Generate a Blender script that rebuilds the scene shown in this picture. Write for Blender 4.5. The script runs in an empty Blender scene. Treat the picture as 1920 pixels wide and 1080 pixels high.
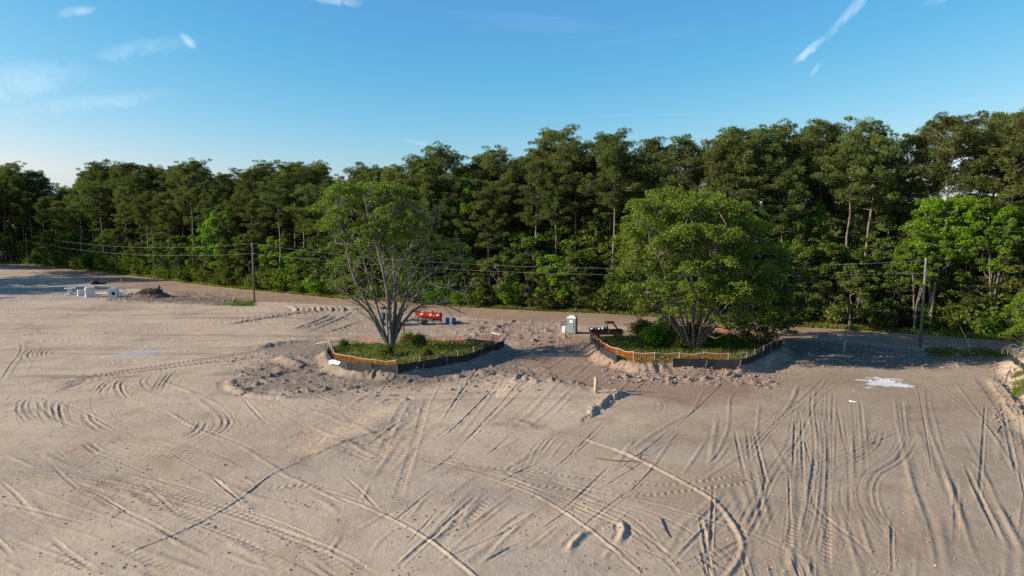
import bpy, math, random
import numpy as np
R = math.radians
rng = np.random.default_rng(11)
random.seed(5)
sc = bpy.context.scene
C = sc.collection

# ------------------------------------------------------------------ camera
CAM_H = 15.3
PITCH = R(6.15)
cam_d = bpy.data.cameras.new('camera')
cam_d.sensor_width = 36; cam_d.lens = 24
cam_d.clip_start = 0.2; cam_d.clip_end = 30000
cam = bpy.data.objects.new('camera', cam_d); C.objects.link(cam)
cam.location = (0, 0, CAM_H); cam.rotation_euler = (math.pi/2 - PITCH, 0, 0)
sc.camera = cam
# ------------------------------------------------------------------ light
SUN_EL, SUN_AZ = 22.0, -98.0        # azimuth from +Y, clockwise
sd = bpy.data.lights.new('sun', 'SUN'); sd.energy = 4.9; sd.angle = R(0.53); sd.color = (1.0, 0.90, 0.77)
sun = bpy.data.objects.new('sun', sd); C.objects.link(sun)
sv = np.array([math.sin(R(SUN_AZ))*math.cos(R(SUN_EL)), math.cos(R(SUN_AZ))*math.cos(R(SUN_EL)), math.sin(R(SUN_EL))])
from mathutils import Vector
sun.rotation_euler = Vector(sv).to_track_quat('Z', 'Y').to_euler()
sun.location = (-60, 40, 60)
sc.view_settings.view_transform = 'Standard'; sc.view_settings.look = 'None'
sc.view_settings.exposure = 0.68; sc.view_settings.gamma = 1; sc.view_settings.use_curve_mapping = False
try:
    cy = sc.cycles
    cy.max_bounces = 6; cy.diffuse_bounces = 3; cy.glossy_bounces = 2; cy.transmission_bounces = 3
    cy.transparent_max_bounces = 8; cy.use_adaptive_sampling = True; cy.adaptive_threshold = 0.02
    cy.use_denoising = False
    cy.sample_clamp_indirect = 4
except Exception: pass
world = bpy.data.worlds.new('World'); sc.world = world; world.use_nodes = True
nt = world.node_tree; nt.nodes.clear()
def N(t, typ, **k):
    n = t.nodes.new(typ)
    for a, v in k.items(): setattr(n, a, v)
    return n
def put(t, sock, v):
    if isinstance(v, bpy.types.NodeSocket): t.links.new(v, sock)
    else: sock.default_value = v
def mth(t, op, a, b=0.0, c=None, clamp=False):
    n = N(t, 'ShaderNodeMath', operation=op); n.use_clamp = clamp
    put(t, n.inputs[0], a); put(t, n.inputs[1], b)
    if c is not None: put(t, n.inputs[2], c)
    return n.outputs[0]
def mixc(t, f, a, b, blend='MIX'):
    n = N(t, 'ShaderNodeMix', data_type='RGBA', blend_type=blend)
    put(t, n.inputs[0], f); put(t, n.inputs[6], a); put(t, n.inputs[7], b)
    return n.outputs[2]
def noise(t, vec, scale, detail=3, rough=.5, dist=0.0):
    n = N(t, 'ShaderNodeTexNoise'); n.inputs['Scale'].default_value = scale
    n.inputs['Detail'].default_value = detail; n.inputs['Roughness'].default_value = rough
    n.inputs['Distortion'].default_value = dist
    if vec is not None: t.links.new(vec, n.inputs['Vector'])
    return n.outputs['Fac']
def ramp(t, fac, stops):
    n = N(t, 'ShaderNodeValToRGB'); e = n.color_ramp.elements
    while len(e) < len(stops): e.new(0.5)
    for el, (p, c) in zip(e, stops): el.position = p; el.color = c if len(c) == 4 else (*c, 1)
    t.links.new(fac, n.inputs[0]); return n.outputs[0]
sky = N(nt, 'ShaderNodeTexSky', sky_type='NISHITA'); sky.sun_disc = False
sky.sun_elevation = R(SUN_EL); sky.sun_rotation = R(SUN_AZ % 360)
sky.altitude = 50; sky.air_density = 1.0; sky.dust_density = 0.75; sky.ozone_density = 3.2
bgn = N(nt, 'ShaderNodeBackground'); bgn.inputs[1].default_value = 0.090
wo = N(nt, 'ShaderNodeOutputWorld')
tcw = N(nt, 'ShaderNodeTexCoord'); sx = N(nt, 'ShaderNodeSeparateXYZ'); nt.links.new(tcw.outputs['Generated'], sx.inputs[0])
dz = mth(nt, 'MAXIMUM', sx.outputs[2], 0.03)
cx_ = mth(nt, 'DIVIDE', sx.outputs[0], dz); cyy = mth(nt, 'DIVIDE', sx.outputs[1], dz)
cmb = N(nt, 'ShaderNodeCombineXYZ'); nt.links.new(cx_, cmb.inputs[0]); nt.links.new(cyy, cmb.inputs[1])
mp = N(nt, 'ShaderNodeMapping'); mp.inputs['Rotation'].default_value = (0, 0, R(28)); mp.inputs['Scale'].default_value = (0.35, 1.1, 1)
nt.links.new(cmb.outputs[0], mp.inputs[0])
cir = noise(nt, mp.outputs[0], 0.9, 8, .6, .6)
cirrus = mth(nt, 'MULTIPLY', mth(nt, 'SUBTRACT', cir, .60, clamp=True), 0.4)
ud = mth(nt, 'DIVIDE', sx.outputs[0], mth(nt, 'MAXIMUM', sx.outputs[1], .05)); vd = mth(nt, 'DIVIDE', sx.outputs[2], mth(nt, 'MAXIMUM', sx.outputs[1], .05))
cuv = N(nt, 'ShaderNodeCombineXYZ'); nt.links.new(ud, cuv.inputs[0]); nt.links.new(vd, cuv.inputs[1])
fn = noise(nt, cuv.outputs[0], 19, 9, .7, 1.0)
wis = cirrus
# wisps of cloud: centre (u, v), half length, half width, tilt, strength
for (u0, v0, a, b, tl, s) in [(-.615, .285, .030, .008, 8, .42), (-.459, .246, .017, .007, -40, .38), (-.525, .235, .075, .014, 8, .22),
                              (-.255, .302, .050, .009, -10, .5), (.482, .290, .080, .0085, 49, .32), (.422, .232, .030, .007, 40, .6), (.452,.21,.001,.001,0,0),
                              (.432, .205, .014, .004, 58, .3), (-.74, .185, .15, .03, 8, .28), (-.12, .10, .05, .004, -12, .2), (-.60, .16, .14, .012, 6, .18), (.62, .31, .05, .008, 22, .25)]:
    if s == 0: continue
    c_, s_ = math.cos(R(tl)), math.sin(R(tl))
    du = mth(nt, 'SUBTRACT', ud, u0); dv = mth(nt, 'SUBTRACT', vd, v0)
    p_ = mth(nt, 'DIVIDE', mth(nt, 'ADD', mth(nt, 'MULTIPLY', du, c_), mth(nt, 'MULTIPLY', dv, s_)), a)
    q_ = mth(nt, 'DIVIDE', mth(nt, 'SUBTRACT', mth(nt, 'MULTIPLY', dv, c_), mth(nt, 'MULTIPLY', du, s_)), b)
    q_ = mth(nt, 'ADD', q_, mth(nt, 'MULTIPLY', mth(nt, 'SUBTRACT', fn, .5), 2.2))
    e_ = mth(nt, 'SUBTRACT', 1.0, mth(nt, 'ADD', mth(nt, 'MULTIPLY', p_, p_), mth(nt, 'MULTIPLY', q_, q_)), clamp=True)
    e_ = mth(nt, 'MULTIPLY', mth(nt, 'MULTIPLY', e_, s), mth(nt, 'MULTIPLY', mth(nt, 'SUBTRACT', fn, .30, clamp=True), 2.6))
    wis = mth(nt, 'ADD', wis, e_, clamp=True)
wis = mth(nt, 'MULTIPLY', wis, mth(nt, 'GREATER_THAN', sx.outputs[2], 0.0))
skc = mixc(nt, 1.0, sky.outputs[0], (0.72, 1.05, 1.17, 1), 'MULTIPLY')
sc3 = N(nt, 'ShaderNodeSeparateColor'); nt.links.new(skc, sc3.inputs[0]); cc3 = N(nt, 'ShaderNodeCombineColor')
for i_, (x0_, y0_, g_) in enumerate([(.165, .122, 1.87), (.376, .413, .93), (.665, .745, .55)]):   # clear-air colour curve of this sky
    nt.links.new(mth(nt, 'MULTIPLY', mth(nt, 'POWER', mth(nt, 'MULTIPLY', sc3.outputs[i_], .1462/x0_), g_), y0_/.1462), cc3.inputs[i_])
gch = cc3.inputs[1].links[0].from_socket; rch = cc3.inputs[0].links[0].from_socket; bch = cc3.inputs[2].links[0].from_socket
nt.links.new(mth(nt, 'MAXIMUM', mth(nt, 'MULTIPLY', gch, .29), mth(nt, 'MINIMUM', rch, mth(nt, 'MULTIPLY', mth(nt, 'MINIMUM', gch, bch), .92))), cc3.inputs[0])
cl = mixc(nt, wis, cc3.outputs[0], (7.6, 8.6, 9.0, 1))
nt.links.new(cl, bgn.inputs[0]); nt.links.new(bgn.outputs[0], wo.inputs[0])

# ------------------------------------------------------------------ projection helpers
cp, sp = math.cos(PITCH), math.sin(PITCH)
def G(px, py, z=0.0):
    "ground point seen at a pixel of the 1920x1080 photograph"
    b = (540-py)/1280; dy = cp+b*sp; dz_ = -sp+b*cp; t = (z-CAM_H)/dz_
    return ((px-960)/1280*t, dy*t)
def W(px, py, y):
    b = (540-py)/1280; t = y/(cp+b*sp)
    return ((px-960)/1280*t, y, CAM_H+(-sp+b*cp)*t)
def zrow(py, y): return W(960, py, y)[2]
def PX(x, y, z):
    d = y*cp-(z-CAM_H)*sp; return 960+1280*x/d
def z1(p): return (p[0]/2.4545, 640+p[1]/2.4545)
def z2(p): return (560+p[0]/2.4545, 640+p[1]/2.4545)
def z3(p): return (1100+p[0]/2.3415, 640+p[1]/2.3415)
def ident(p): return p

# ------------------------------------------------------------------ numpy noise
def vnoise(x, y, seed=0):
    xi = np.floor(x).astype(np.int64); yi = np.floor(y).astype(np.int64); fx = x-xi; fy = y-yi
    fx = fx*fx*(3-2*fx); fy = fy*fy*(3-2*fy)
    def h(a, b):
        n = (a*374761393+b*668265263+seed*974634777) & 0xFFFFFFFF
        n = ((n ^ (n >> 13))*1274126177) & 0xFFFFFFFF
        return ((n ^ (n >> 16)) & 0xFFFF)/65535.0
    return (h(xi, yi)*(1-fx)+h(xi+1, yi)*fx)*(1-fy)+(h(xi, yi+1)*(1-fx)+h(xi+1, yi+1)*fx)*fy
def fbm(x, y, o=4, seed=0, g=.5):
    s = 0; a = 1; t = 0
    for i in range(o):
        s = s+a*vnoise(x*2**i+17.3*i, y*2**i-9.1*i, seed+i); t += a; a *= g
    return s/t*2-1

# ------------------------------------------------------------------ terrain grid
py_rows = np.concatenate([np.arange(1420, 1090, -11.), np.arange(1090, 498, -1.25), np.arange(497, 412, -3.)])
b = (540-py_rows)/1280
yr = (cp+b*sp)*(-CAM_H)/(-sp+b*cp)
yr = np.concatenate([[-6000, -1500, -300, -60, -10, 3, 10], yr, [2600, 7000, 20000]])
ucol = np.concatenate([[-30, -8, -3, -1.8, -1.3, -1.1, -.95, -.88], np.arange(-.82, .8201, 1.5/1280), [.88, .95, 1.1, 1.3, 1.8, 3, 8, 30]])
wy = np.where(yr < 14, 14+(14-yr)*1.0, yr)
NX, NY = len(ucol), len(yr)
X = wy[:, None]*ucol[None, :]; Y = np.repeat(yr[:, None], NX, 1)
Z = np.zeros((NY, NX))
def polysd(P, X, Y):
    "signed distance, negative inside"
    d = np.full(X.shape, 1e9); ins = np.zeros(X.shape, bool); n = len(P)
    for i in range(n):
        x0, y0 = P[i]; x1, y1 = P[(i+1) % n]; ex, ey = x1-x0, y1-y0
        t = np.clip(((X-x0)*ex+(Y-y0)*ey)/(ex*ex+ey*ey+1e-9), 0, 1)
        d = np.minimum(d, (X-x0-t*ex)**2+(Y-y0-t*ey)**2)
        c = ((y0 > Y) != (y1 > Y)) & (X < (x1-x0)*(Y-y0)/(y1-y0+1e-12)+x0); ins ^= c
    d = np.sqrt(d); return np.where(ins, -d, d)
def sm(a, b, x):
    t = np.clip((x-a)/(b-a), 0, 1); return t*t*(3-2*t)

# island outlines, traced where the top rail of the orange fence runs
ISL_H, FEN_H = .75, .95
fzt = ISL_H+FEN_H
IL_px = [(616,641),(622,652),(629,665),(660,669),(690,672),(736,677),(775,674),(825,664),(857,659),(886,653),(921,636),(942,629),(910,628.5),(870,629),(828,628.5),(780,629),(740,631),(700,633),(662,631),(640,635)]
IR_px = [(1110,624),(1118,632),(1134,645),(1154,652),(1180,659),(1205,664),(1240,662.5),(1295,663),(1354,664),(1384,665),(1402,661),(1418,655),(1434,647),(1450,640),(1464,632),(1440,620),(1350,612),(1240,614),(1190,617)]
IL = [G(a, b_, fzt) for a, b_ in IL_px]; IR = [G(a, b_, fzt) for a, b_ in IR_px]
sdL = polysd(IL, X, Y); sdR = polysd(IR, X, Y)
near = (np.abs(X) < 260) & (Y > 5) & (Y < 420)
n1 = fbm(X*.35, Y*.35, 4, 3); n2 = fbm(X*.05, Y*.05, 3, 9); n3 = fbm(X*1.3, Y*1.3, 4, 21)
# road beyond the site
road_near = [(-400,480),(60,503),(130,520),(200,535),(330,549),(470,564),(650,574),(900,597),(1100,611),(1250,613),(1480,626),(1700,648),(1900,655),(2300,690)]
road_far = [(-400,470),(60,497),(150,506),(220,514),(400,537),(480,546),(640,560),(880,577),(1100,587),(1250,597),(1560,616),(1900,640),(2300,668)]
road_poly = [G(*p) for p in road_near]+[G(*p) for p in road_far[::-1]]
sd_road = polysd(road_poly, X, Y)
edge = [G(*p) for p in road_far]
ex_, ey_ = np.array([p[0] for p in edge]), np.array([p[1] for p in edge])
def edge_y(x): return np.interp(x, ex_, ey_)
forest = sm(.0, 2.5, Y-edge_y(X))*(Y > 20)
# base undulation
Z += n2*.25*near
for sd_ in (sdL, sdR):
    m = 1-sm(.15, 1.9+n1*.7, sd_)
    Z = Z*(1-m)+m*(ISL_H+n3*.10*sm(-2.5, 0, -sd_)+n1*.08)
    Z += np.exp(-((sd_-3.1)/1.1)**2)*.10*np.abs(n3)
Z -= .25*sm(0, -3, sd_road)*0+.0
Z += forest*(.25+.3*n1)
# colours (linear)
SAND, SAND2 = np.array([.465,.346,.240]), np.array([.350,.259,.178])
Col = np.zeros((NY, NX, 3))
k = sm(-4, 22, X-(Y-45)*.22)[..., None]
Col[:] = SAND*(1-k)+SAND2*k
gray = sm(.05, .5, fbm(X*.11, Y*.25, 4, 50))[..., None]*.30*(Y < 46)[..., None]
Col = Col*(1-gray)+np.array([.31,.265,.225])*gray
Rough = np.full((NY, NX), .012)
def zone(px, col, amount=1.0, rough=None, soft=1.2, dz_=0.0, cv=None):
    global Col, Rough, Z
    P = [G(*p) for p in px]
    sd_ = polysd(P, X, Y)+n1*soft*1.3+n3*soft*.5
    m = (1-sm(-soft, soft, sd_))*amount
    if col is not None: Col = Col*(1-m[..., None])+np.array(col)*m[..., None]
    if rough is not None: Rough = np.maximum(Rough, rough*m) if rough > .02 else Rough*(1-m)+rough*m
    if dz_: Z += m*dz_
    return m
# damp brown streaks drawn out along the lanes of traffic
st1 = fbm(X*.045+n1*.15, Y*.55, 5, 140, .65); st2 = fbm(X*.16+3, Y*1.6, 4, 150, .6)
band = sm(48, 62, Y)*(1-sm(128, 150, Y))*(1-sm(8, 20, X))
sk = np.clip(sm(.05, .55, st1)*.55+sm(.12, .6, st2)*sm(-.2, .3, st1)*.6, 0, .8)[..., None]*(band*.95+.12)[..., None]
Col = Col*(1-sk)+np.array([.26,.19,.14])*sk
st3 = sm(.1, .6, fbm(X*.5, Y*.14+X*.05, 4, 170, .6))[..., None]*(Y < 62)[..., None]*.28
Col = Col*(1-st3)+np.array([.30,.235,.18])*st3
# road and tracks of bare soil
mr = 1-sm(-.6, .6, sd_road+n1*.6)
Col = Col*(1-mr[..., None])+np.array([.315,.212,.148])*mr[..., None]
zone([(640,575),(900,600),(1080,612),(1060,632),(960,655),(900,628),(660,628),(560,625),(560,580)], (.36,.27,.20), .8, .07, 2)
zone([(860,602),(1060,605),(1060,628),(990,645),(900,627)], (.31,.215,.16), .8, .10, 1.2)
zone([(950,648),(1060,624),(1105,628),(1130,655),(1170,690),(1300,718),(1430,718),(1400,745),(1300,765),(1200,742),(1110,728),(1010,700),(975,675)], (.30,.198,.138), .92, .008, .8)
zone([(430,700),(520,682),(610,640),(640,705),(760,705),(945,655),(1010,690),(1010,712),(900,712),(760,728),(640,742),(560,745),(455,738)], (.235,.172,.128), .92, .06, 1.8)
zone([(470,652),(600,632),(625,690),(560,705),(460,700),(520,672)], (.25,.185,.14), .85, .07, 1.6)
zone([(1135,655),(1230,682),(1440,688),(1450,712),(1380,726),(1270,716),(1160,692)], (.31,.21,.155), .95, .08, 1.0)
zone([(1490,640),(1700,655),(1900,662),(1885,688),(1740,690),(1560,688),(1480,672)], (.19,.148,.115), .92, .09, 1.0)
zone([(200,548),(330,550),(450,560),(440,572),(300,566),(215,562)], (.17,.125,.095), .85, .12, 2)
zone([(-60,520),(180,535),(240,560),(120,562),(-60,568)], (.30,.25,.21), .6, .07, 3)
zone([(880,795),(960,786),(1020,800),(960,806)], (.30,.20,.145), .7, .05, .8)
zone([(890,700),(960,692),(1050,712),(1112,730),(1108,740),(1040,724),(960,710)], (.22,.155,.115), .85, .05, .7)
sdW = polysd([G(*p) for p in [(225,662),(270,655),(300,655),(290,664),(230,669)]], X, Y)
mW = ((1-sm(-1.2, 1.2, sdW+fbm(X*.35, Y*1.5, 5, 310, .7)*4))*.5)[..., None]; Col = Col*(1-mW)+np.array([.42, .42, .43])*mW
zone([(700,580),(860,590),(870,612),(720,615)], (.30,.24,.20), .5, .03, 1.5)
sdW = polysd([G(*p) for p in [(1622,711),(1648,706),(1668,708),(1700,717),(1700,723),(1660,721),(1626,722)]], X, Y)
mW = (1-sm(-.35, .5, sdW+fbm(X*.5, Y*1.9, 5, 300, .7)*2.2))*(.55+.45*vnoise(X*2.1, Y*3, 301)); mW = np.clip(mW*1.1, 0, .95)[..., None]
Col = Col*(1-mW)+np.array([.80, .80, .78])*mW
# right-hand bank with roots
bank = [G(*p) for p in [(1868,690),(1885,668),(1990,660),(2200,700),(2200,860),(1960,800),(1900,740)]]
sdB = polysd(bank, X, Y)
mB = 1-sm(-2.6, .3, sdB+n1*.5)
Z += mB*(1.1+.25*n1); Rough = np.maximum(Rough, .10*(1-sm(-3.2, .4, sdB)))
mb_ = (1-sm(-.6, .4, sdB+n1*.4))[..., None]; Col = Col*(1-mb_)+np.array([.50,.37,.27])*mb_
zone([(430,562),(478,566),(470,574),(400,573)], (.10,.12,.035), .9, .05, .8)
zone([(1740,652),(1890,658),(1880,670),(1750,672)], (.13,.11,.045), .9, .06, .8)
# islands and forest floor
for sd_ in (sdL, sdR):
    m = (1-sm(-.5, 1.0, sd_+n3*.4))[..., None]
    gcol = np.array([.12,.10,.05])+sm(-.2, .4, n1)[..., None]*np.array([-.02,.02,-.02])
    Col = Col*(1-m)+gcol*m
ff = (sm(-.3, .9, Y-edge_y(X)+n3*.8)*(Y > 20))[..., None]
fcol = np.array([.26,.15,.075])*(1-sm(0, .5, n1)[..., None])+np.array([.10,.075,.04])*sm(0, .5, n1)[..., None]
Col = Col*(1-ff)+fcol*ff
Rough = np.where(ff[..., 0] > .5, .07, Rough)
# ---------------------------------------------------------------- marks in the soil
def smooth_line(P, step):
    P = np.array(P, float); n = len(P)
    if n == 2: Q = P
    else:
        E = np.vstack([2*P[0]-P[1], P, 2*P[-1]-P[-2]]); out = []
        for i in range(1, n):
            p0, p1, p2, p3 = E[i-1], E[i], E[i+1], E[i+2]
            for t in np.linspace(0, 1, 8, endpoint=False):
                out.append(.5*((2*p1)+(-p0+p2)*t+(2*p0-5*p1+4*p2-p3)*t*t+(-p0+3*p1-3*p2+p3)*t**3))
        out.append(P[-1]); Q = np.array(out)
    s = np.concatenate([[0], np.cumsum(np.hypot(*(Q[1:]-Q[:-1]).T))]); m = max(2, int(s[-1]/step)+1)
    t = np.linspace(0, s[-1], m); return np.stack([np.interp(t, s, Q[:, 0]), np.interp(t, s, Q[:, 1])], 1)
Dm = np.full((NY, NX), 1e9); Sg = np.zeros((NY, NX)); Sm = np.zeros((NY, NX)); Tread = np.zeros((NY, NX)); TreadS = np.zeros((NY, NX))
def field(P, r):
    wins = []; s0 = 0
    for i in range(len(P)-1):
        (x0, y0), (x1, y1) = P[i], P[i+1]
        ja, jb = np.searchsorted(yr, [min(y0, y1)-r, max(y0, y1)+r]); jb = min(jb+1, NY)
        if jb <= ja: continue
        ya, yb = max(min(y0, y1)-r, 14), max(max(y0, y1)+r, 15)
        us = [(min(x0, x1)-r)/ya, (min(x0, x1)-r)/yb, (max(x0, x1)+r)/ya, (max(x0, x1)+r)/yb]
        ia, ib = np.searchsorted(ucol, [min(us), max(us)]); ib = min(ib+1, NX)
        w = (slice(ja, jb), slice(ia, ib)); xx, yy = X[w], Y[w]
        ex, ey = x1-x0, y1-y0; L = math.hypot(ex, ey)+1e-9
        t = np.clip(((xx-x0)*ex+(yy-y0)*ey)/(L*L), 0, 1)
        d = np.hypot(xx-x0-t*ex, yy-y0-t*ey); sg = ((xx-x0)*ey-(yy-y0)*ex)/L   # + on the right of travel
        mk = d < Dm[w]
        Dm[w] = np.where(mk, d, Dm[w]); Sg[w] = np.where(mk, np.sign(sg), Sg[w]); Sm[w] = np.where(mk, s0+t*L, Sm[w])
        wins.append(w); s0 += L
    return wins, s0
def mark(kind, P, A, w, tf=ident, fade=True, tread=0.0, darken=0.0, off=0.0, comp=False):
    global Z
    if tf is not ident:
        A = A*(.32 if kind == 'ridge' else .24)
        w = w*(.62 if not tread else .8)
        if kind == 'rut' and not comp and w < .3:
            sd0 = rng.choice([-1, 1])
            mark(kind, P, A/.40*.9, w*.8/.62, tf, fade, tread, darken, sd0*rng.uniform(.38, .6), True)
            if rng.random() < .6: mark(kind, P, A/.40*.6, w*.6/.62, tf, fade, 0, darken*.6, sd0*rng.uniform(1.5, 2.1), True)
    elif A <= .14: A = A*.6
    Q = smooth_line([G(*tf(p)) for p in P], .8)
    if off:
        T_ = np.gradient(Q, axis=0); T_ /= np.linalg.norm(T_, axis=1)[:, None]+1e-9
        Q = Q+np.stack([T_[:, 1], -T_[:, 0]], 1)*off
    r = w*3 if kind != 'scarp' else w
    wins, L = field(Q, r)
    if not wins: return
    j0 = min(a[0].start for a in wins); j1 = max(a[0].stop for a in wins); i0 = min(a[1].start for a in wins); i1 = max(a[1].stop for a in wins)
    W_ = (slice(j0, j1), slice(i0, i1)); d = Dm[W_]; mk = d < r
    dd, ss, sg, xx, yy = d[mk], Sm[W_][mk], Sg[W_][mk], X[W_][mk], Y[W_][mk]
    seed = int(rng.integers(1e6))
    wob = .55+.9*vnoise(ss*.55, ss*0+.5, seed)*vnoise(ss*2.3, ss*0+.5, seed+1)*1.6
    ends = sm(0, min(4, L*.38), ss)*sm(0, min(4, L*.38), L-ss) if fade else 1.0
    if kind == 'scarp': wob = 1+.3*(vnoise(ss*.8, ss*0, seed)-.5); ends = sm(0, 6, ss)*sm(5, 14, L-ss)
    a = A*wob*ends
    dj = dd*(1+.35*(vnoise(xx*4, yy*4, seed+2)-.5))
    if kind == 'ridge': h = a*np.exp(-(dj/w)**2)-.25*a*np.exp(-((dj-2*w)/w)**2)
    elif kind == 'rut':
        h = -a*(1-sm(w*.35, w*.62, dj))+.75*a*np.exp(-((dj-w*.85)/(w*.28))**2)
    elif kind == 'scarp':
        side = np.where(sg > 0, dd, -dd)+.4*(vnoise(xx*1.3, yy*1.3, seed+3)-.5)+.3*(vnoise(xx*3.7, yy*3.7, seed+4)-.5)
        h = a*sm(-.12, .12, side)*(1-sm(w*.3, w, np.abs(side)))+.25*a*np.exp(-((side-.25)/.25)**2)
    sub = Z[W_]; sub[mk] += h; 
    if tread:
        tm = (1-sm(w*.42, w*.55, dj))*ends*tread*(.5+.8*vnoise(ss*.3, ss*0+2.5, seed+5))
        st = Tread[W_]; s2 = TreadS[W_]; old = st[mk]; st[mk] = np.maximum(old, np.clip(tm, 0, 1)); s2[mk] = np.where(tm > old, ss, s2[mk])
        sub[mk] += .014*tm*np.sin((ss+dd*.5*sg)*2*math.pi/.42)
    if darken:
        cc = Col[W_]; f = (np.clip(darken, 0, 1)*np.exp(-(dj/(w*.8))**2)*ends)[:, None]; cc[mk] = cc[mk]*(1-f)+np.array([.20,.15,.115])*f
    for w_ in wins: Dm[w_] = 1e9
def marks(tf, kind, A, w, Ls, **k):
    for L in Ls: mark(kind, L, A, w, tf, **k)

marks(z1, 'rut', .10, .40, [
 [(190,245),(95,270),(85,320),(120,370),(185,385)], [(215,250),(120,275),(110,325),(150,370),(200,390)],
 [(270,245),(215,280),(225,340),(270,400)], [(300,250),(250,290),(255,350),(290,403)], [(310,265),(280,300),(285,360),(330,405)],
 [(380,325),(395,370),(440,405),(500,430)], [(405,325),(430,375),(480,405),(530,430)], [(170,260),(200,320),(300,385),(430,420)],
 [(250,0),(130,40),(100,70),(130,95)], [(300,0),(160,40),(130,65),(170,90)], [(330,5),(220,35),(195,60),(235,80)], [(350,5),(240,35),(215,60),(255,76)],
 [(560,155),(480,190),(440,240)], [(590,150),(490,200),(450,260)], [(640,150),(540,190),(545,240),(580,280)], [(660,150),(570,185),(565,235),(600,275)],
 [(700,150),(650,185),(690,240)], [(790,125),(740,190),(695,250)], [(825,120),(770,190),(740,250)], [(760,140),(720,200),(690,245)],
 [(1040,330),(1060,380),(1010,430),(930,475)], [(1015,340),(1030,390),(990,430),(910,470)], [(960,365),(930,420),(850,465)], [(930,365),(900,415),(800,460)],
 [(370,465),(450,525)], [(390,460),(480,520)], [(0,60),(60,35),(200,-10)], [(0,80),(90,45),(240,-5)], [(90,0),(100,40),(50,110),(0,190)]], darken=.25)
marks(z1, 'rut', .20, .42, [[(0,175),(130,155),(400,155),(600,128),(900,85),(1120,52),(1300,20)], [(180,168),(450,157),(700,128),(940,97),(1100,85),(1200,60)], [(220,225),(400,165),(600,140)], [(250,232),(420,175)]], darken=.85)
marks(z1, 'rut', .05, .30, [
 [(620,450),(800,440),(1080,380),(1300,340),(1571,250)], [(700,460),(1000,400),(1300,350),(1571,290)], [(700,478),(1000,430),(1300,365),(1571,305)], [(640,300),(800,370),(960,380)],
 [(0,300),(100,230),(400,170)], [(0,320),(120,240),(380,190)], [(80,650),(300,620),(520,505),(600,490)], [(0,640),(110,618)], [(990,280),(1060,330),(1080,380)]])
marks(z1, 'rut', .05, .55, [
 [(250,580),(560,680),(850,800),(1100,910),(1360,1085)], [(400,590),(700,680),(1000,760),(1300,880),(1571,1060)],
 [(460,925),(640,990),(820,1070)], [(280,630),(420,690),(620,750)], [(560,495),(800,505),(1000,530),(1180,600)], [(560,522),(800,535),(1010,547)],
 [(230,960),(440,1070)], [(1190,680),(1400,660),(1571,690)]], tread=1, darken=.12)
marks(z1, 'ridge', .06, .16, [
 [(80,655),(300,740),(560,830),(750,900),(1010,990)], [(0,755),(200,840),(360,880),(600,960)], [(0,880),(200,960),(420,1045),(560,1100)],
 [(430,575),(560,610),(750,660),(940,730)], [(1090,1005),(1280,1060)], [(1100,620),(1250,690)], [(0,520),(200,600),(300,620)], [(0,1000),(120,1060)], [(1500,990),(1560,900)]])
marks(z1, 'ridge', .14, .13, [[(1571,475),(1400,545),(1250,610),(1120,710),(980,800),(850,870),(740,915),(620,965)]], darken=.1, fade=False)
marks(z2, 'ridge', .15, .13, [[(0,545),(200,470),(400,410),(600,395),(830,380)], [(1110,400),(1300,440),(1450,490),(1571,545)],
 [(520,540),(800,600),(1000,665),(1150,735),(1350,875),(1571,1070)], [(150,700),(290,750),(480,840),(640,940),(830,1095)]], darken=.15, fade=False)
marks(z2, 'ridge', .20, .5, [[(800,384),(900,372),(1000,368),(1120,402)]])
marks(z2, 'ridge', .07, .17, [
 [(1020,690),(850,830),(700,960),(580,1085)], [(1000,680),(800,830),(600,920),(380,1090)], [(1140,755),(1000,860),(900,960),(810,1080)], [(1230,810),(1080,940),(960,1000)],
 [(890,690),(700,860),(640,895)], [(860,700),(600,930),(480,1010)], [(480,840),(380,910),(320,1000)], [(600,700),(500,820)], [(1530,760),(1400,900)],
 [(880,170),(1000,215),(1130,260)], [(990,165),(1100,200),(1200,240)], [(1090,200),(980,270),(830,360)], [(1160,230),(1050,300),(950,370)], [(1010,190),(860,260),(740,330)],
 [(1200,270),(1100,340)], [(650,200),(600,300)], [(750,190),(735,255)], [(960,210),(800,240),(640,310)], [(1290,240),(1220,300),(1110,390)], [(1340,300),(1200,370)],
 [(1240,430),(1150,540),(1120,560)], [(1410,380),(1300,480),(1150,590)], [(1540,450),(1420,590)], [(1060,230),(900,330),(840,370)], [(900,500),(1020,440)],
 [(200,890),(140,980)], [(330,640),(280,750)], [(0,640),(200,700),(330,740)], [(300,450),(520,480),(760,500),(930,500)]])
marks(z2, 'rut', .06, .50, [
 [(700,570),(950,580),(1200,610),(1571,665)], [(860,640),(1150,665),(1571,715)], [(530,220),(430,400),(360,580)], [(600,240),(540,450),(440,760)],
 [(0,885),(100,970),(230,1080)], [(780,400),(900,420),(1000,430)], [(760,860),(860,740),(900,700)]], tread=1)
marks(z2, 'rut', .07, .34, [
 [(760,545),(900,575),(1050,640),(1300,720),(1571,830)], [(520,500),(760,560),(1000,600),(1300,690),(1571,800)], [(1571,300),(1400,355),(1220,410),(1130,460),(1060,580),(1030,625)],
 [(1571,345),(1350,385),(1190,430),(1130,490),(1060,570)], [(560,560),(900,610),(1150,700),(1400,820),(1571,890)], [(900,560),(1200,650),(1500,780)],
 [(0,300),(200,250),(450,215),(640,190)], [(0,330),(220,280),(420,240),(520,230)], [(0,240),(150,200),(330,180),(500,180)], [(200,500),(360,560)], [(0,470),(350,480),(600,530)],
 [(80,490),(380,530)], [(180,510),(420,520),(700,560)]], darken=.12)
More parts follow.
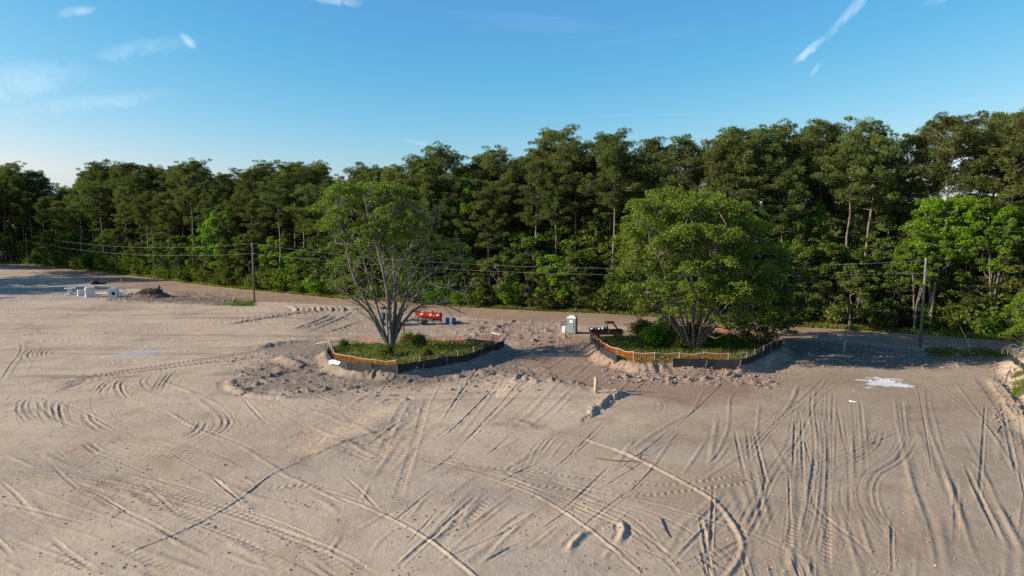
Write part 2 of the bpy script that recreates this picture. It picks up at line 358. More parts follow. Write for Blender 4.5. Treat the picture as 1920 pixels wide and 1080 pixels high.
marks(z2, 'ridge', .22, .35, [[(240,295),(300,262),(352,250)], [(352,296),(400,275),(425,268)], [(365,300),(430,290)], [(300,275),(360,262)], [(470,262),(494,262),(490,285)]], darken=.4)
# two dug crescents and the fill edge by the post
mark('scarp', [(1362,868),(1300,895),(1250,945),(1225,995)], -.0, 1, z2)
marks(z2, 'ridge', .40, .24, [[(1370,872),(1320,880),(1265,935),(1230,985)], [(1435,812),(1492,850),(1495,895),(1455,950)]], darken=.15)
marks(z2, 'ridge', .10, .2, [[(1440,955),(1400,1010)], [(1350,850),(1440,830)]])
mark('scarp', [(1040,850),(1085,800),(1108,778),(1140,754),(1168,738),(1118,736),(1080,722),(1040,712),(960,706),(890,706)][::-1], .27, 12, ident)
mark('ridge', [(880,700),(905,704),(935,701),(965,708)], .35, .4, ident, darken=.4)
for _ in range(46):
    f = rng.random(); x_ = 890+f*230; y_ = 698+f*38+rng.normal(0, 3)
    mark('ridge', [(x_, y_), (x_+rng.uniform(4, 18), y_+rng.uniform(-2, 5))], rng.uniform(.06, .2), rng.uniform(.12, .26), ident, darken=.7)
for _ in range(14):
    f = rng.random(); x_ = 1166-f*54; y_ = 740+f*34
    mark('ridge', [(x_, y_), (x_-rng.uniform(3, 9), y_+rng.uniform(1, 6))], rng.uniform(.1, .22), rng.uniform(.12, .25), ident, darken=.3)
# smooth windrow left of centre
mark('ridge', [(560,868),(640,830),(720,788),(775,748)], .16, 1.3, ident)
mark('ridge', [(600,690),(540,700),(470,715),(436,716),(445,735),(520,748),(600,748)], .18, .4, ident, darken=.5)
mark('ridge', [(470,655),(520,645),(590,640)], .35, .5, ident, darken=.5)
mark('ridge', [(520,668),(545,680),(580,690)], .4, .6, ident, darken=.5)
for _ in range(110):
    x_ = rng.uniform(430, 1000); y_ = rng.uniform(690, 740)-max(0, x_-800)*.08
    l_ = rng.uniform(15, 60); mark('ridge', [(x_, y_), (x_+l_*.5, y_+rng.uniform(-3, 3)), (x_+l_, y_+rng.uniform(-7, 5))], rng.uniform(.08, .26), rng.uniform(.10, .26), ident, darken=.45)
for _ in range(60):
    x_ = rng.uniform(850, 1060); y_ = rng.uniform(604, 640)
    l_ = rng.uniform(8, 30); mark('ridge', [(x_, y_), (x_+l_, y_+rng.uniform(-5, 3))], rng.uniform(.12, .34), rng.uniform(.15, .35), ident, darken=.3)
for _ in range(50):
    x_ = rng.uniform(1140, 1440); y_ = 690+rng.uniform(-12, 26)+(x_-1150)*.05
    l_ = rng.uniform(8, 30); mark('ridge', [(x_, y_), (x_+l_, y_+rng.uniform(-8, 8))], rng.uniform(.1, .3), rng.uniform(.15, .35), ident, darken=.2)
for _ in range(24):
    x_ = rng.uniform(1490, 1880); y_ = rng.uniform(652, 686)
    l_ = rng.uniform(10, 40); mark('ridge', [(x_, y_), (x_+l_, y_+rng.uniform(-4, 4))], rng.uniform(.12, .3), rng.uniform(.15, .35), ident, darken=.3)
# deep curved ruts beyond the left island
for i in range(9):
    x0 = 540+i*11; mark('ridge', [(x0+4,588),(x0+16,583),(x0+12,577),(x0-8,572)], .28, .35, ident, darken=.3)
mark('rut', [(420,610),(500,598),(580,586),(660,580),(760,578)], .20, 1.0, ident, darken=.8)
mark('rut', [(400,604),(500,592),(600,582),(650,576)], .12, .8, ident, darken=.5)
marks(ident, 'rut', .14, .5, [[(580,622),(620,606),(650,592),(668,582)], [(560,618),(610,603),(640,590)], [(540,620),(590,604),(625,588)], [(600,628),(650,612),(690,598)]], darken=.5)
marks(ident, 'rut', .16, .6, [[(985,668),(1040,655),(1090,652),(1130,658)], [(975,660),(1040,648),(1100,644)], [(1000,642),(1060,640),(1110,640)], [(1010,634),(1080,633)]], darken=.2)
marks(z3, 'ridge', .24, .19, [[(0,428),(150,480),(300,550),(430,620),(560,700),(640,800),(685,890),(665,970),(600,1060)]], fade=False)
marks(z3, 'ridge', .08, .18, [
 [(1480,185),(1500,360),(1560,540),(1620,700),(1690,900),(1770,1060)], [(1640,370),(1720,520),(1800,700),(1880,850),(1950,980)], [(1605,160),(1700,280),(1800,430),(1930,640)],
 [(1350,230),(1370,380),(1420,600),(1500,820),(1540,1060)], [(520,200),(470,290),(430,330)], [(675,195),(630,250),(620,380),(540,550)], [(400,390),(330,490),(240,610)],
 [(540,410),(480,500),(410,600)], [(760,250),(740,470)], [(230,400),(160,500),(90,600)], [(1300,360),(1440,400),(1520,430)], [(1620,480),(1720,560),(1800,680)]], darken=.15)
marks(z3, 'ridge', .16, .24, [[(1560,540),(1620,700),(1700,900)], [(1800,700),(1880,850),(1930,950)], [(930,180),(900,260),(850,330)], [(880,870),(900,960),(890,1040)]], darken=.3)
marks(z3, 'rut', .07, .32, [
 [(1440,120),(1600,230),(1750,350),(1850,480)], [(1380,120),(1480,190),(1560,250)], [(1080,150),(1000,240),(870,340),(780,430),(700,540)], [(1055,150),(960,240),(850,340),(760,430),(690,530)],
 [(1165,160),(1050,230),(990,310),(900,500),(830,590)], [(990,200),(985,300),(1000,450),(990,640),(960,800),(900,960)], [(1015,190),(1005,300),(1020,450),(1005,640),(980,800),(930,960)],
 [(945,270),(925,360),(905,500)], [(1060,280),(1060,600),(1060,1050)], [(1085,210),(1075,400),(1070,700)], [(1130,340),(1150,520)], [(1100,280),(1140,520)], [(1200,240),(1215,420),(1230,620)],
 [(1310,380),(1290,460),(1200,530),(1060,580),(850,610),(700,640)], [(1290,385),(1250,480),(1100,560),(900,600),(640,625)],
 [(1440,400),(1400,490),(1300,570),(1150,610),(950,650)], [(1420,410),(1370,510),(1280,580),(1240,650),(1260,740),(1330,840),(1410,910)], [(1460,430),(1400,530),(1300,590),(1265,660),(1290,760),(1360,850),(1430,915)],
 [(660,655),(900,690),(1180,760)], [(660,675),(850,700),(1060,770)], [(0,690),(200,780),(300,880),(370,1000)], [(0,680),(250,740),(450,840),(560,930)], [(0,640),(300,700),(640,720)],
 [(680,660),(540,830),(380,960)], [(760,700),(700,830)], [(800,690),(740,810),(700,880)], [(900,480),(830,590),(760,720),(680,870)], [(940,1000),(1060,960),(1300,930),(1571,930)],
 [(0,355),(200,300),(450,240),(700,210),(900,160)], [(240,355),(450,310),(750,250),(950,200)], [(0,400),(250,330),(340,290),(300,230)], [(1000,640),(1000,720),(1080,800),(1240,930),(1300,1060)],
 [(500,920),(560,1010),(600,1060)], [(540,880),(640,960),(660,1000)], [(1150,640),(1160,740),(1180,760)], [(620,440),(560,520),(500,560)], [(400,1050),(640,900),(760,850)],
 [(0,870),(130,930),(260,1040)], [(180,900),(340,960),(420,1060)], [(440,930),(560,1000),(640,1060)], [(840,540),(930,440),(960,400)]], darken=.15)
marks(z3, 'rut', .06, .5, [[(740,545),(640,590),(450,620),(270,630),(0,600)], [(820,560),(700,620),(560,640),(200,680),(0,655)], [(950,500),(930,700),(880,1000)],
 [(1060,700),(1060,860),(1040,1040)]], tread=1)
mark('ridge', [(1855,705),(1885,740),(1915,780),(1960,840)], .28, .45, ident)
mark('rut', [(1860,712),(1890,750),(1920,792)], .12, .4, ident, darken=.2)
# the loader tread marks below the right bank
mark('rut', [(1150,692),(1200,704),(1260,714),(1330,716)], .06, .6, ident, tread=1)
def same(p): return p
marks(same, 'rut', .10, .32, [[(560,850),(760,868),(960,888),(1160,930),(1400,1000),(1570,1085)], [(640,838),(900,862),(1150,900),(1300,908),(1450,893),(1600,850),(1710,800)], [(300,760),(520,800),(760,850),(980,905),(1180,990),(1300,1085)], [(-20,880),(200,905),(420,960),(620,1030),(720,1090)]], darken=.1)
for _ in range(210):     # faint grading lines everywhere
    x_ = rng.uniform(-60, 1950); y_ = rng.uniform(700, 1080); q = rng.random()
    if x_ < 640: dx, dy = rng.uniform(60, 220), rng.uniform(25, 90)
    elif x_ < 1300: dx, dy = rng.uniform(60, 160), -rng.uniform(50, 130)
    else: dx, dy = rng.uniform(-20, 60), rng.uniform(80, 200)
    mark('ridge' if q < .5 else 'rut', [(x_, y_), (x_+dx*.5, y_+dy*.5+rng.uniform(-6, 6)), (x_+dx, y_+dy)], rng.uniform(.025, .06), rng.uniform(.10, .22), ident, darken=.12)
for _ in range(40):
    x_ = rng.uniform(-40, 640); y_ = rng.uniform(575, 690); dx = rng.uniform(60, 260)
    mark('rut', [(x_, y_), (x_+dx*.5, y_-dx*.03+rng.uniform(-3, 3)), (x_+dx, y_-dx*.08)], rng.uniform(.03, .08), rng.uniform(.25, .5), ident, darken=.15)
# roughness of the soil itself, and the far canopy is built with the trees
rz = fbm(X*1.1+n1*.4, Y*1.1, 5, 31, .62)
rid = 1-np.abs(fbm(X*.9, Y*1.3, 4, 77, .6))*2.2
Z += Rough*near*(rz*1.0+rid*.5)
fine = fbm(X*3.1, Y*3.1, 3, 91, .7); Z += fine*.006*near
clod = np.clip(vnoise(X*5.0, Y*5.0, 5)-.86, 0, 1)*near; Z += clod*.16*np.clip(.4+n1, 0, 1)
cvar = (1+.10*fbm(X*.22, Y*.22, 4, 60)+.06*fine+.05*n3)[..., None]
cb = np.clip(fbm(X*.6, Y*.6, 5, 400, .68)*1.5, 0, 1)[..., None]*.55; Col = Col*(1-cb)+Col*np.array([.66, .60, .54])*cb
cb = np.clip(fbm(X*.09, Y*.13, 4, 420, .6)*1.8, 0, 1)[..., None]*.38; Col = Col*(1-cb)+Col*np.array([.72, .66, .60])*cb
Col = np.clip(Col*cvar, 0, 1)
def hz(x, y):
    "height of the ground sheet"
    j = np.clip(np.searchsorted(yr, y)-1, 0, NY-2); w_ = wy[j]+(wy[j+1]-wy[j])*(y-yr[j])/(yr[j+1]-yr[j])
    u = x/w_; i = np.clip(np.searchsorted(ucol, u)-1, 0, NX-2)
    fy = (y-yr[j])/(yr[j+1]-yr[j]); fx = (u-ucol[i])/(ucol[i+1]-ucol[i])
    return (Z[j, i]*(1-fx)+Z[j, i+1]*fx)*(1-fy)+(Z[j+1, i]*(1-fx)+Z[j+1, i+1]*fx)*fy
def hzf(x, y): return float(hz(np.array(x), np.array(y)))

# ------------------------------------------------------------------ mesh buffers
class Buf:
    def __init__(s): s.V = []; s.Q = []; s.T = []; s.n = 0
    def add(s, v, q=None, t=None):
        v = np.asarray(v, float).reshape(-1, 3)
        if q is not None and len(q): s.Q.append(np.asarray(q, np.int64).reshape(-1, 4)+s.n)
        if t is not None and len(t): s.T.append(np.asarray(t, np.int64).reshape(-1, 3)+s.n)
        s.V.append(v); s.n += len(v)
    def mesh(s, name, smooth=False):
        V = np.concatenate(s.V) if s.V else np.zeros((0, 3))
        Q = np.concatenate(s.Q) if s.Q else np.zeros((0, 4), np.int64); T_ = np.concatenate(s.T) if s.T else np.zeros((0, 3), np.int64)
        me = bpy.data.meshes.new(name); me.vertices.add(len(V)); me.vertices.foreach_set('co', V.astype(np.float32).ravel())
        li = np.concatenate([Q.ravel(), T_.ravel()]); me.loops.add(len(li)); me.loops.foreach_set('vertex_index', li.astype(np.int32))
        ls = np.concatenate([np.arange(len(Q))*4, len(Q)*4+np.arange(len(T_))*3]); me.polygons.add(len(ls))
        me.polygons.foreach_set('loop_start', ls.astype(np.int32))
        me.polygons.foreach_set('use_smooth', np.full(len(ls), smooth))
        me.update(calc_edges=True); return me
    def box(s, c, d, rz=0.0, ry=0.0, taper=1.0):
        v = np.array([[i, j, k_] for k_ in (-.5, .5) for j in (-.5, .5) for i in (-.5, .5)])
        v[v[:, 2] > 0, :2] *= taper
        v = v*np.array(d)
        if ry: c_, s_ = math.cos(ry), math.sin(ry); v = v@np.array([[c_, 0, -s_], [0, 1, 0], [s_, 0, c_]])
        if rz: c_, s_ = math.cos(rz), math.sin(rz); v = v@np.array([[c_, s_, 0], [-s_, c_, 0], [0, 0, 1]])
        s.add(v+np.array(c), [[0,2,3,1],[4,5,7,6],[0,1,5,4],[1,3,7,5],[3,2,6,7],[2,0,4,6]]); return s
    def tube(s, P, r, sides=6, cap=True):
        P = np.asarray(P, float); n = len(P); r = np.broadcast_to(np.asarray(r, float), (n,))
        T_ = np.gradient(P, axis=0); T_ /= np.linalg.norm(T_, axis=1)[:, None]+1e-9
        up = np.tile([0., 0, 1.], (n, 1)); up[np.abs(T_[:, 2]) > .9] = [1., 0, 0]
        if abs(T_[0, 2]) > .9: up[:] = [1., 0, 0]
        elif np.max(np.abs(T_[:, 2])) > .9: up[:] = [.35, .2, .1]
        A = np.cross(T_, up); A /= np.linalg.norm(A, axis=1)[:, None]+1e-9; B = np.cross(T_, A)
        th = np.arange(sides)*2*math.pi/sides
        V = P[:, None]+r[:, None, None]*(A[:, None]*np.cos(th)[None, :, None]+B[:, None]*np.sin(th)[None, :, None])
        k_ = np.arange(sides); q = []
        for i in range(n-1): q.append(np.stack([i*sides+k_, i*sides+(k_+1) % sides, (i+1)*sides+(k_+1) % sides, (i+1)*sides+k_], 1))
        V = V.reshape(-1, 3); tr = []
        if cap:
            V = np.vstack([V, P[0], P[-1]]); a0, a1 = n*sides, n*sides+1
            tr = np.concatenate([np.stack([np.full(sides, a0), (k_+1) % sides, k_], 1), np.stack([np.full(sides, a1), (n-1)*sides+k_, (n-1)*sides+(k_+1) % sides], 1)])
        s.add(V, np.concatenate(q), tr); return s
    def sticks(s, A, B, r0, r1):
        A, B = np.asarray(A), np.asarray(B); n = len(A)
        if n == 0: return
        T_ = B-A; T_ /= np.linalg.norm(T_, axis=1)[:, None]+1e-9
        U = np.cross(T_, [.31, .77, .55]); U /= np.linalg.norm(U, axis=1)[:, None]+1e-9; Wv = np.cross(T_, U); V = []
        for P, r in ((A, r0), (B, r1)):
            r = np.broadcast_to(r, (n,))[:, None]
            for a in range(3): V.append(P+r*(U*math.cos(a*2.094)+Wv*math.sin(a*2.094)))
        V = np.stack(V, 1).reshape(-1, 3); base = np.arange(n)[:, None]*6
        s.add(V, np.concatenate([base+np.array([[a, (a+1) % 3, 3+(a+1) % 3, 3+a]]) for a in range(3)]))
    def leaves(s, P, size, aspect=.6, flat=.0):
        n = len(P); 
        if n == 0: return
        a = rng.normal(size=(n, 3)); a /= np.linalg.norm(a, axis=1)[:, None]
        b_ = rng.normal(size=(n, 3)); b_[:, 2] *= (1-flat); a[:, 2] *= (1-flat)
        b_ = np.cross(a, b_); b_ /= np.linalg.norm(b_, axis=1)[:, None]+1e-9
        L = (size*rng.uniform(.6, 1.3, n))[:, None]; w_ = L*aspect*.5
        V = np.stack([P-a*L*.5, P+b_*w_-a*L*.05, P+a*L*.5, P-b_*w_-a*L*.05], 1).reshape(-1, 3)
        s.add(V, (np.arange(n)*4)[:, None]+np.array([[0, 1, 2, 3]]))
    def needles(s, Cn, Dr, L, w_):
        n = len(Cn); b_ = np.cross(Dr, rng.normal(size=(n, 3))); b_ /= np.linalg.norm(b_, axis=1)[:, None]+1e-9
        L = (L*rng.uniform(.6, 1.25, n))[:, None]
        V = np.stack([Cn-b_*w_*.5, Cn+b_*w_*.5, Cn+Dr*L], 1).reshape(-1, 3)
        s.add(V, None, (np.arange(n)*3)[:, None]+np.array([[0, 1, 2]]))
    def lathe(s, prof, c=(0, 0, 0), sides=16, axis='z'):
        th = np.arange(sides)*2*math.pi/sides; V = []
        for r, z in prof: V.append(np.stack([r*np.cos(th), r*np.sin(th), np.full(sides, z)], 1))
        V = np.concatenate(V)
        if axis == 'x': V = V[:, [2, 0, 1]]
        if axis == 'y': V = V[:, [1, 2, 0]]
        k_ = np.arange(sides); q = [np.stack([i*sides+k_, i*sides+(k_+1) % sides, (i+1)*sides+(k_+1) % sides, (i+1)*sides+k_], 1) for i in range(len(prof)-1)]
        s.add(V+np.array(c), np.concatenate(q)); return s
def link(name, me, mat, parent=None, loc=None, rot=None):
    if isinstance(me, Buf): me = me.mesh(name)
    o = bpy.data.objects.new(name, me); C.objects.link(o)
    if mat is not None and not me.materials: me.materials.append(mat)
    if parent is not None: o.parent = parent
    if loc is not None: o.location = loc
    if rot is not None: o.rotation_euler = rot
    return o
def tag(o, label=None, cat=None, group=None, kind=None):
    if label: o['label'] = label
    if cat: o['category'] = cat
    if group: o['group'] = group
    if kind: o['kind'] = kind
    return o
def thing(name, label, cat, loc=(0, 0, 0), rz=0.0, group=None):
    o = bpy.data.objects.new(name, None); o.empty_display_size = .3; C.objects.link(o); o.location = loc; o.rotation_euler = (0, 0, rz)
    return tag(o, label, cat, group)
def copy_tree(o, parent=None):
    c = o.copy(); C.objects.link(c); c.parent = parent
    for ch in list(o.children): copy_tree(ch, c)
    return c

# ------------------------------------------------------------------ materials
def mat(name, col, rough=.8, metal=0.0, nscale=None, namt=.15, bump=0.0, bscale=40, spec=.3):
    m = bpy.data.materials.new(name); m.use_nodes = True; t = m.node_tree; p = t.nodes['Principled BSDF']
    p.inputs['Roughness'].default_value = rough; p.inputs['Metallic'].default_value = metal; p.inputs['Specular IOR Level'].default_value = spec
    tc = N(t, 'ShaderNodeTexCoord')
    f = noise(t, tc.outputs['Object'], nscale or 6, 5, .6)
    c = mixc(t, f, (*[x*(1-namt) for x in col], 1), (*[min(1, x*(1+namt)) for x in col], 1)); t.links.new(c, p.inputs['Base Color'])
    if bump:
        b_ = N(t, 'ShaderNodeBump'); b_.inputs['Strength'].default_value = bump; b_.inputs['Distance'].default_value = .02
        t.links.new(noise(t, tc.outputs['Object'], bscale, 4), b_.inputs['Height']); t.links.new(b_.outputs[0], p.inputs['Normal'])
    return m
def leafmat(name, c1, c2, c3, trans=.35, hue=.5, rvar=.5):
    m = bpy.data.materials.new(name); m.use_nodes = True; t = m.node_tree; t.nodes.clear()
    out = N(t, 'ShaderNodeOutputMaterial'); tc = N(t, 'ShaderNodeTexCoord'); oi = N(t, 'ShaderNodeObjectInfo'); ge = N(t, 'ShaderNodeNewGeometry')
    f = noise(t, tc.outputs['Object'], .55, 3, .6); f2 = ge.outputs['Random Per Island']
    c = ramp(t, mth(t, 'ADD', mth(t, 'MULTIPLY', f, .75), mth(t, 'MULTIPLY', f2, .35)), [(.25, c1), (.5, c2), (.85, c3)])
    hs = N(t, 'ShaderNodeHueSaturation'); t.links.new(c, hs.inputs['Color'])
    put(t, hs.inputs['Value'], mth(t, 'ADD', mth(t, 'MULTIPLY', oi.outputs['Random'], rvar), 1-rvar*.5))
    put(t, hs.inputs['Hue'], mth(t, 'ADD', mth(t, 'MULTIPLY', mth(t, 'FRACT', mth(t, 'MULTIPLY', oi.outputs['Random'], 7.31)), .035), .4825))
    d = N(t, 'ShaderNodeBsdfDiffuse'); tr = N(t, 'ShaderNodeBsdfTranslucent'); gl = N(t, 'ShaderNodeBsdfGlossy'); gl.inputs['Roughness'].default_value = .6
    t.links.new(hs.outputs[0], d.inputs[0]); 
    tcx = mixc(t, 1.0, hs.outputs[0], (1.15, 1.25, .5, 1), 'MULTIPLY'); t.links.new(tcx, tr.inputs[0])
    mx = N(t, 'ShaderNodeMixShader'); mx.inputs[0].default_value = trans; t.links.new(d.outputs[0], mx.inputs[1]); t.links.new(tr.outputs[0], mx.inputs[2])
    m2 = N(t, 'ShaderNodeMixShader'); m2.inputs[0].default_value = .015; t.links.new(mx.outputs[0], m2.inputs[1]); t.links.new(gl.outputs[0], m2.inputs[2]); gl.inputs[0].default_value = (.8, .8, .8, 1)
    t.links.new(m2.outputs[0], out.inputs[0]); return m
M = {}
M['pine'] = leafmat('pine_needles', (.060,.080,.020), (.112,.138,.033), (.185,.205,.054), .28, rvar=.5)
M['leaf'] = leafmat('green_leaves', (.050,.084,.012), (.100,.148,.018), (.170,.225,.030), .38, rvar=.6)
M['leaf_bright'] = leafmat('bright_leaves', (.085,.160,.010), (.140,.240,.014), (.210,.330,.025), .45, rvar=.3)
M['leaf_dark'] = leafmat('dark_leaves', (.030,.050,.010), (.058,.086,.016), (.100,.135,.026), .25, rvar=.4)
M['leaf_olive'] = leafmat('olive_leaves', (.065,.082,.014), (.115,.142,.022), (.185,.205,.036), .38, rvar=.4)
M['hero1'] = leafmat('fan_tree_leaves', (.062,.104,.016), (.116,.178,.026), (.190,.260,.040), .38, rvar=0)
M['hero2'] = leafmat('big_tree_leaves', (.060,.100,.013), (.118,.178,.020), (.200,.268,.034), .38, rvar=0)
M['grassm'] = leafmat('weed_blades', (.115,.125,.025), (.180,.190,.035), (.27,.24,.07), .4, rvar=.3)
M['bark'] = mat('pine_bark', (.19,.145,.115), .95, nscale=3, namt=.45, bump=.6, bscale=12)
M['bark2'] = mat('grey_bark', (.15,.125,.10), .95, nscale=2, namt=.5, bump=.5, bscale=14)
M['bark3'] = mat('pale_grey_bark', (.165,.142,.118), .95, nscale=2, namt=.4, bump=.5, bscale=14)
M['wood'] = mat('weathered_wood', (.42,.33,.22), .9, nscale=8, namt=.25)
M['woodgrey'] = mat('grey_wood', (.30,.27,.23), .9, nscale=8, namt=.25)
M['pole'] = mat('utility_pole_wood', (.15,.125,.10), .9, nscale=4, namt=.3)
M['polegrey'] = mat('sunbleached_pole_wood', (.15,.14,.11), .9, nscale=4, namt=.3)
M['white'] = mat('white_plastic', (.78,.78,.76), .5, namt=.04)
M['railwhite'] = mat('pale_rail', (.50,.45,.38), .7, namt=.1)
M['silt'] = mat('black_fabric', (.022,.022,.025), .75, nscale=3, namt=.4, bump=.3, bscale=10)
M['orange'] = mat('orange_netting', (.68,.12,.03), .6, nscale=4, namt=.15)
M['grey'] = mat('grey_plastic', (.24,.27,.27), .55, namt=.06)
M['darkgrey'] = mat('dark_grey_plastic', (.10,.115,.12), .5, namt=.06)
M['black'] = mat('black_paint', (.014,.014,.016), .35, namt=.2)
M['rubber'] = mat('rubber', (.02,.02,.02), .9, namt=.3)
M['red'] = mat('red_paint', (.48,.035,.022), .42, nscale=3, namt=.18)
M['redfade'] = mat('faded_red_paint', (.40,.05,.035), .6, nscale=3, namt=.2)
M['cream'] = mat('cream_decal', (.75,.70,.52), .5, namt=.05)
M['blue'] = mat('blue_plastic', (.025,.17,.36), .4, namt=.1)
M['navy'] = mat('navy_paint', (.02,.055,.14), .35, namt=.15)
M['steel'] = mat('dark_steel', (.08,.085,.09), .5, .5, namt=.3)
M['galv'] = mat('galvanised_wire', (.38,.38,.38), .5, .3, namt=.1)
M['concrete'] = mat('precast_concrete', (.62,.61,.58), .85, nscale=2.5, namt=.15, bump=.2)
M['hole'] = mat('dark_opening', (.03,.03,.03), .9)
M['root'] = mat('root_wood', (.15,.095,.07), .95, nscale=3, namt=.5)
M['soil'] = mat('clod_soil', (.27,.20,.15), .95, nscale=3, namt=.3, bump=.4, bscale=6)
M['yellow'] = mat('yellow_plastic', (.62,.50,.20), .5)
M['twig'] = mat('grey_twigs', (.34,.29,.23), .9, nscale=3, namt=.3)
M['glass'] = mat('smoked_glass', (.05,.06,.07), .12)

# ground material: base colours stored per vertex, fine relief in the shader
gm = bpy.data.materials.new('bare_soil'); gm.use_nodes = True; t = gm.node_tree; p = t.nodes['Principled BSDF']
p.inputs['Roughness'].default_value = .95; p.inputs['Specular IOR Level'].default_value = .12
at = N(t, 'ShaderNodeAttribute'); at.attribute_name = 'soil'; tc = N(t, 'ShaderNodeTexCoord')
a1 = noise(t, tc.outputs['Object'], 1.7, 6, .7); a2 = noise(t, tc.outputs['Object'], 9, 4, .7); a3 = noise(t, tc.outputs['Object'], .3, 4, .6)
v = mth(t, 'ADD', mth(t, 'MULTIPLY', a1, .20), mth(t, 'ADD', mth(t, 'MULTIPLY', a2, .14), mth(t, 'MULTIPLY', a3, .16)))
v = mth(t, 'ADD', v, .76)
cv = N(t, 'ShaderNodeCombineXYZ')
for i_, q_ in enumerate((1, 1, 1)): t.links.new(v, cv.inputs[i_])
cc = mixc(t, 1.0, at.outputs['Color'], cv.outputs[0], 'MULTIPLY')
speck = noise(t, tc.outputs['Object'], 14, 2, .5); dk = mth(t, 'MULTIPLY', mth(t, 'SUBTRACT', speck, .70, clamp=True), 9, clamp=True)
cc = mixc(t, mth(t, 'MULTIPLY', dk, .5), cc, (.14, .10, .075, 1))
t.links.new(cc, p.inputs['Base Color'])
ta = N(t, 'ShaderNodeAttribute'); ta.attribute_name = 'tread'; ts = N(t, 'ShaderNodeAttribute'); ts.attribute_name = 'tread_s'
lug = mth(t, 'MULTIPLY', mth(t, 'SINE', mth(t, 'MULTIPLY', ts.outputs['Fac'], 2*math.pi/.42)), mth(t, 'MULTIPLY', ta.outputs['Fac'], .45))
hgt = mth(t, 'ADD', mth(t, 'ADD', mth(t, 'MULTIPLY', a2, .9), mth(t, 'MULTIPLY', noise(t, tc.outputs['Object'], 3.5, 5, .65), 1.5)), lug)
bu = N(t, 'ShaderNodeBump'); bu.inputs['Strength'].default_value = .32; bu.inputs['Distance'].default_value = .06
t.links.new(hgt, bu.inputs['Height']); t.links.new(bu.outputs[0], p.inputs['Normal'])
gb = Buf(); ii = np.arange((NY-1)*(NX-1)); jj, kk = ii//(NX-1), ii % (NX-1); b0 = jj*NX+kk
gb.add(np.stack([X.ravel(), Y.ravel(), Z.ravel()], 1), np.stack([b0, b0+1, b0+NX+1, b0+NX], 1))
gme = gb.mesh('ground', True)
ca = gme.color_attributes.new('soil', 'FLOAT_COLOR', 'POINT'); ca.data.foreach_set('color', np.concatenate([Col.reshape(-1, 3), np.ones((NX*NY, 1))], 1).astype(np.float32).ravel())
for nm, arr in (('tread', Tread), ('tread_s', TreadS)):
    fa = gme.attributes.new(nm, 'FLOAT', 'POINT'); fa.data.foreach_set('value', arr.astype(np.float32).ravel())
tag(link('ground', gme, gm), kind='structure')
#OBJECTS_BELOW
# ================================================================== trees
def pine_bufs(seed, h, cs, cr, nb=46, clump=.86, per=125):
    r_ = np.random.default_rng(seed); bark, fol = Buf(), Buf()
    n = 9; zt = np.linspace(0, h, n); sway = np.cumsum(r_.normal(0, .16, (n, 2)), 0); sway -= sway[0]
    tr = np.column_stack([sway, zt]); rr = .27*(1-zt/h*.86)*(h/27); rr[0] *= 1.3
    bark.tube(tr, rr, 7)
    def at_(z): return np.array([np.interp(z, zt, tr[:, 0]), np.interp(z, zt, tr[:, 1]), z])
    Cn, Dr = [], []; az = r_.uniform(0, 6.28); lop = r_.uniform(0, 6.28)
    for i in range(nb):
        t_ = (i+r_.uniform(0, 1))/nb; z = h*(cs+(1-cs)*t_*.97); az += 2.4+r_.normal(0, .5)
        prof = (1-t_**3.6)**.55*(.62+.38*min(1, t_/.35)); L = cr*prof*r_.uniform(.55, 1.2)*(1+.22*math.cos(az-lop))+.35
        el = -.05+.75*t_+r_.normal(0, .15); d = np.array([math.cos(az)*math.cos(el), math.sin(az)*math.cos(el), math.sin(el)])
        p0 = at_(z); ts_ = np.linspace(0, 1, 4)[:, None]
        P = p0+d*L*ts_+np.array([0, 0, .12*L])*ts_**2*r_.uniform(-.4, 1)
        bark.tube(P, np.linspace(.075, .02, 4)*(.5+L/cr*.6), 4, False)
        nc = max(2, int(L*1.9)); 
        for q in range(nc):
            f = 1-.62*(q/nc)**.9; sp_ = (1-f)*.2+.34*L*f*.55
            c = p0+d*L*f+np.array([0, 0, .12*L])*f*f+r_.normal(0, 1, 3)*np.array([sp_, sp_, .22])+[0, 0, .15]
            bark.sticks([p0+d*L*f*.8], [c], .018, .01)
            cs_ = clump*r_.uniform(.65, 1.2); dd = r_.normal(size=(per, 3)); dd[:, 2] = dd[:, 2]*.75+.25; dd /= np.linalg.norm(dd, axis=1)[:, None]
            Cn.append(c+dd*cs_*np.array([1, 1, .62])*(r_.uniform(.3, .85, per)[:, None])); Dr.append(dd)
    for i in range(10):      # dead stubs under the crown
        z = h*r_.uniform(cs*.45, cs); az = r_.uniform(0, 6.28); L = r_.uniform(.5, 2.6); p0 = at_(z)
        bark.tube([p0, p0+[math.cos(az)*L*.6, math.sin(az)*L*.6, .1], p0+[math.cos(az)*L, math.sin(az)*L, r_.uniform(-.3, .4)]], [.035, .022, .01], 3, False)
    fol.needles(np.concatenate(Cn), np.concatenate(Dr), .30, .11)
    return bark, fol
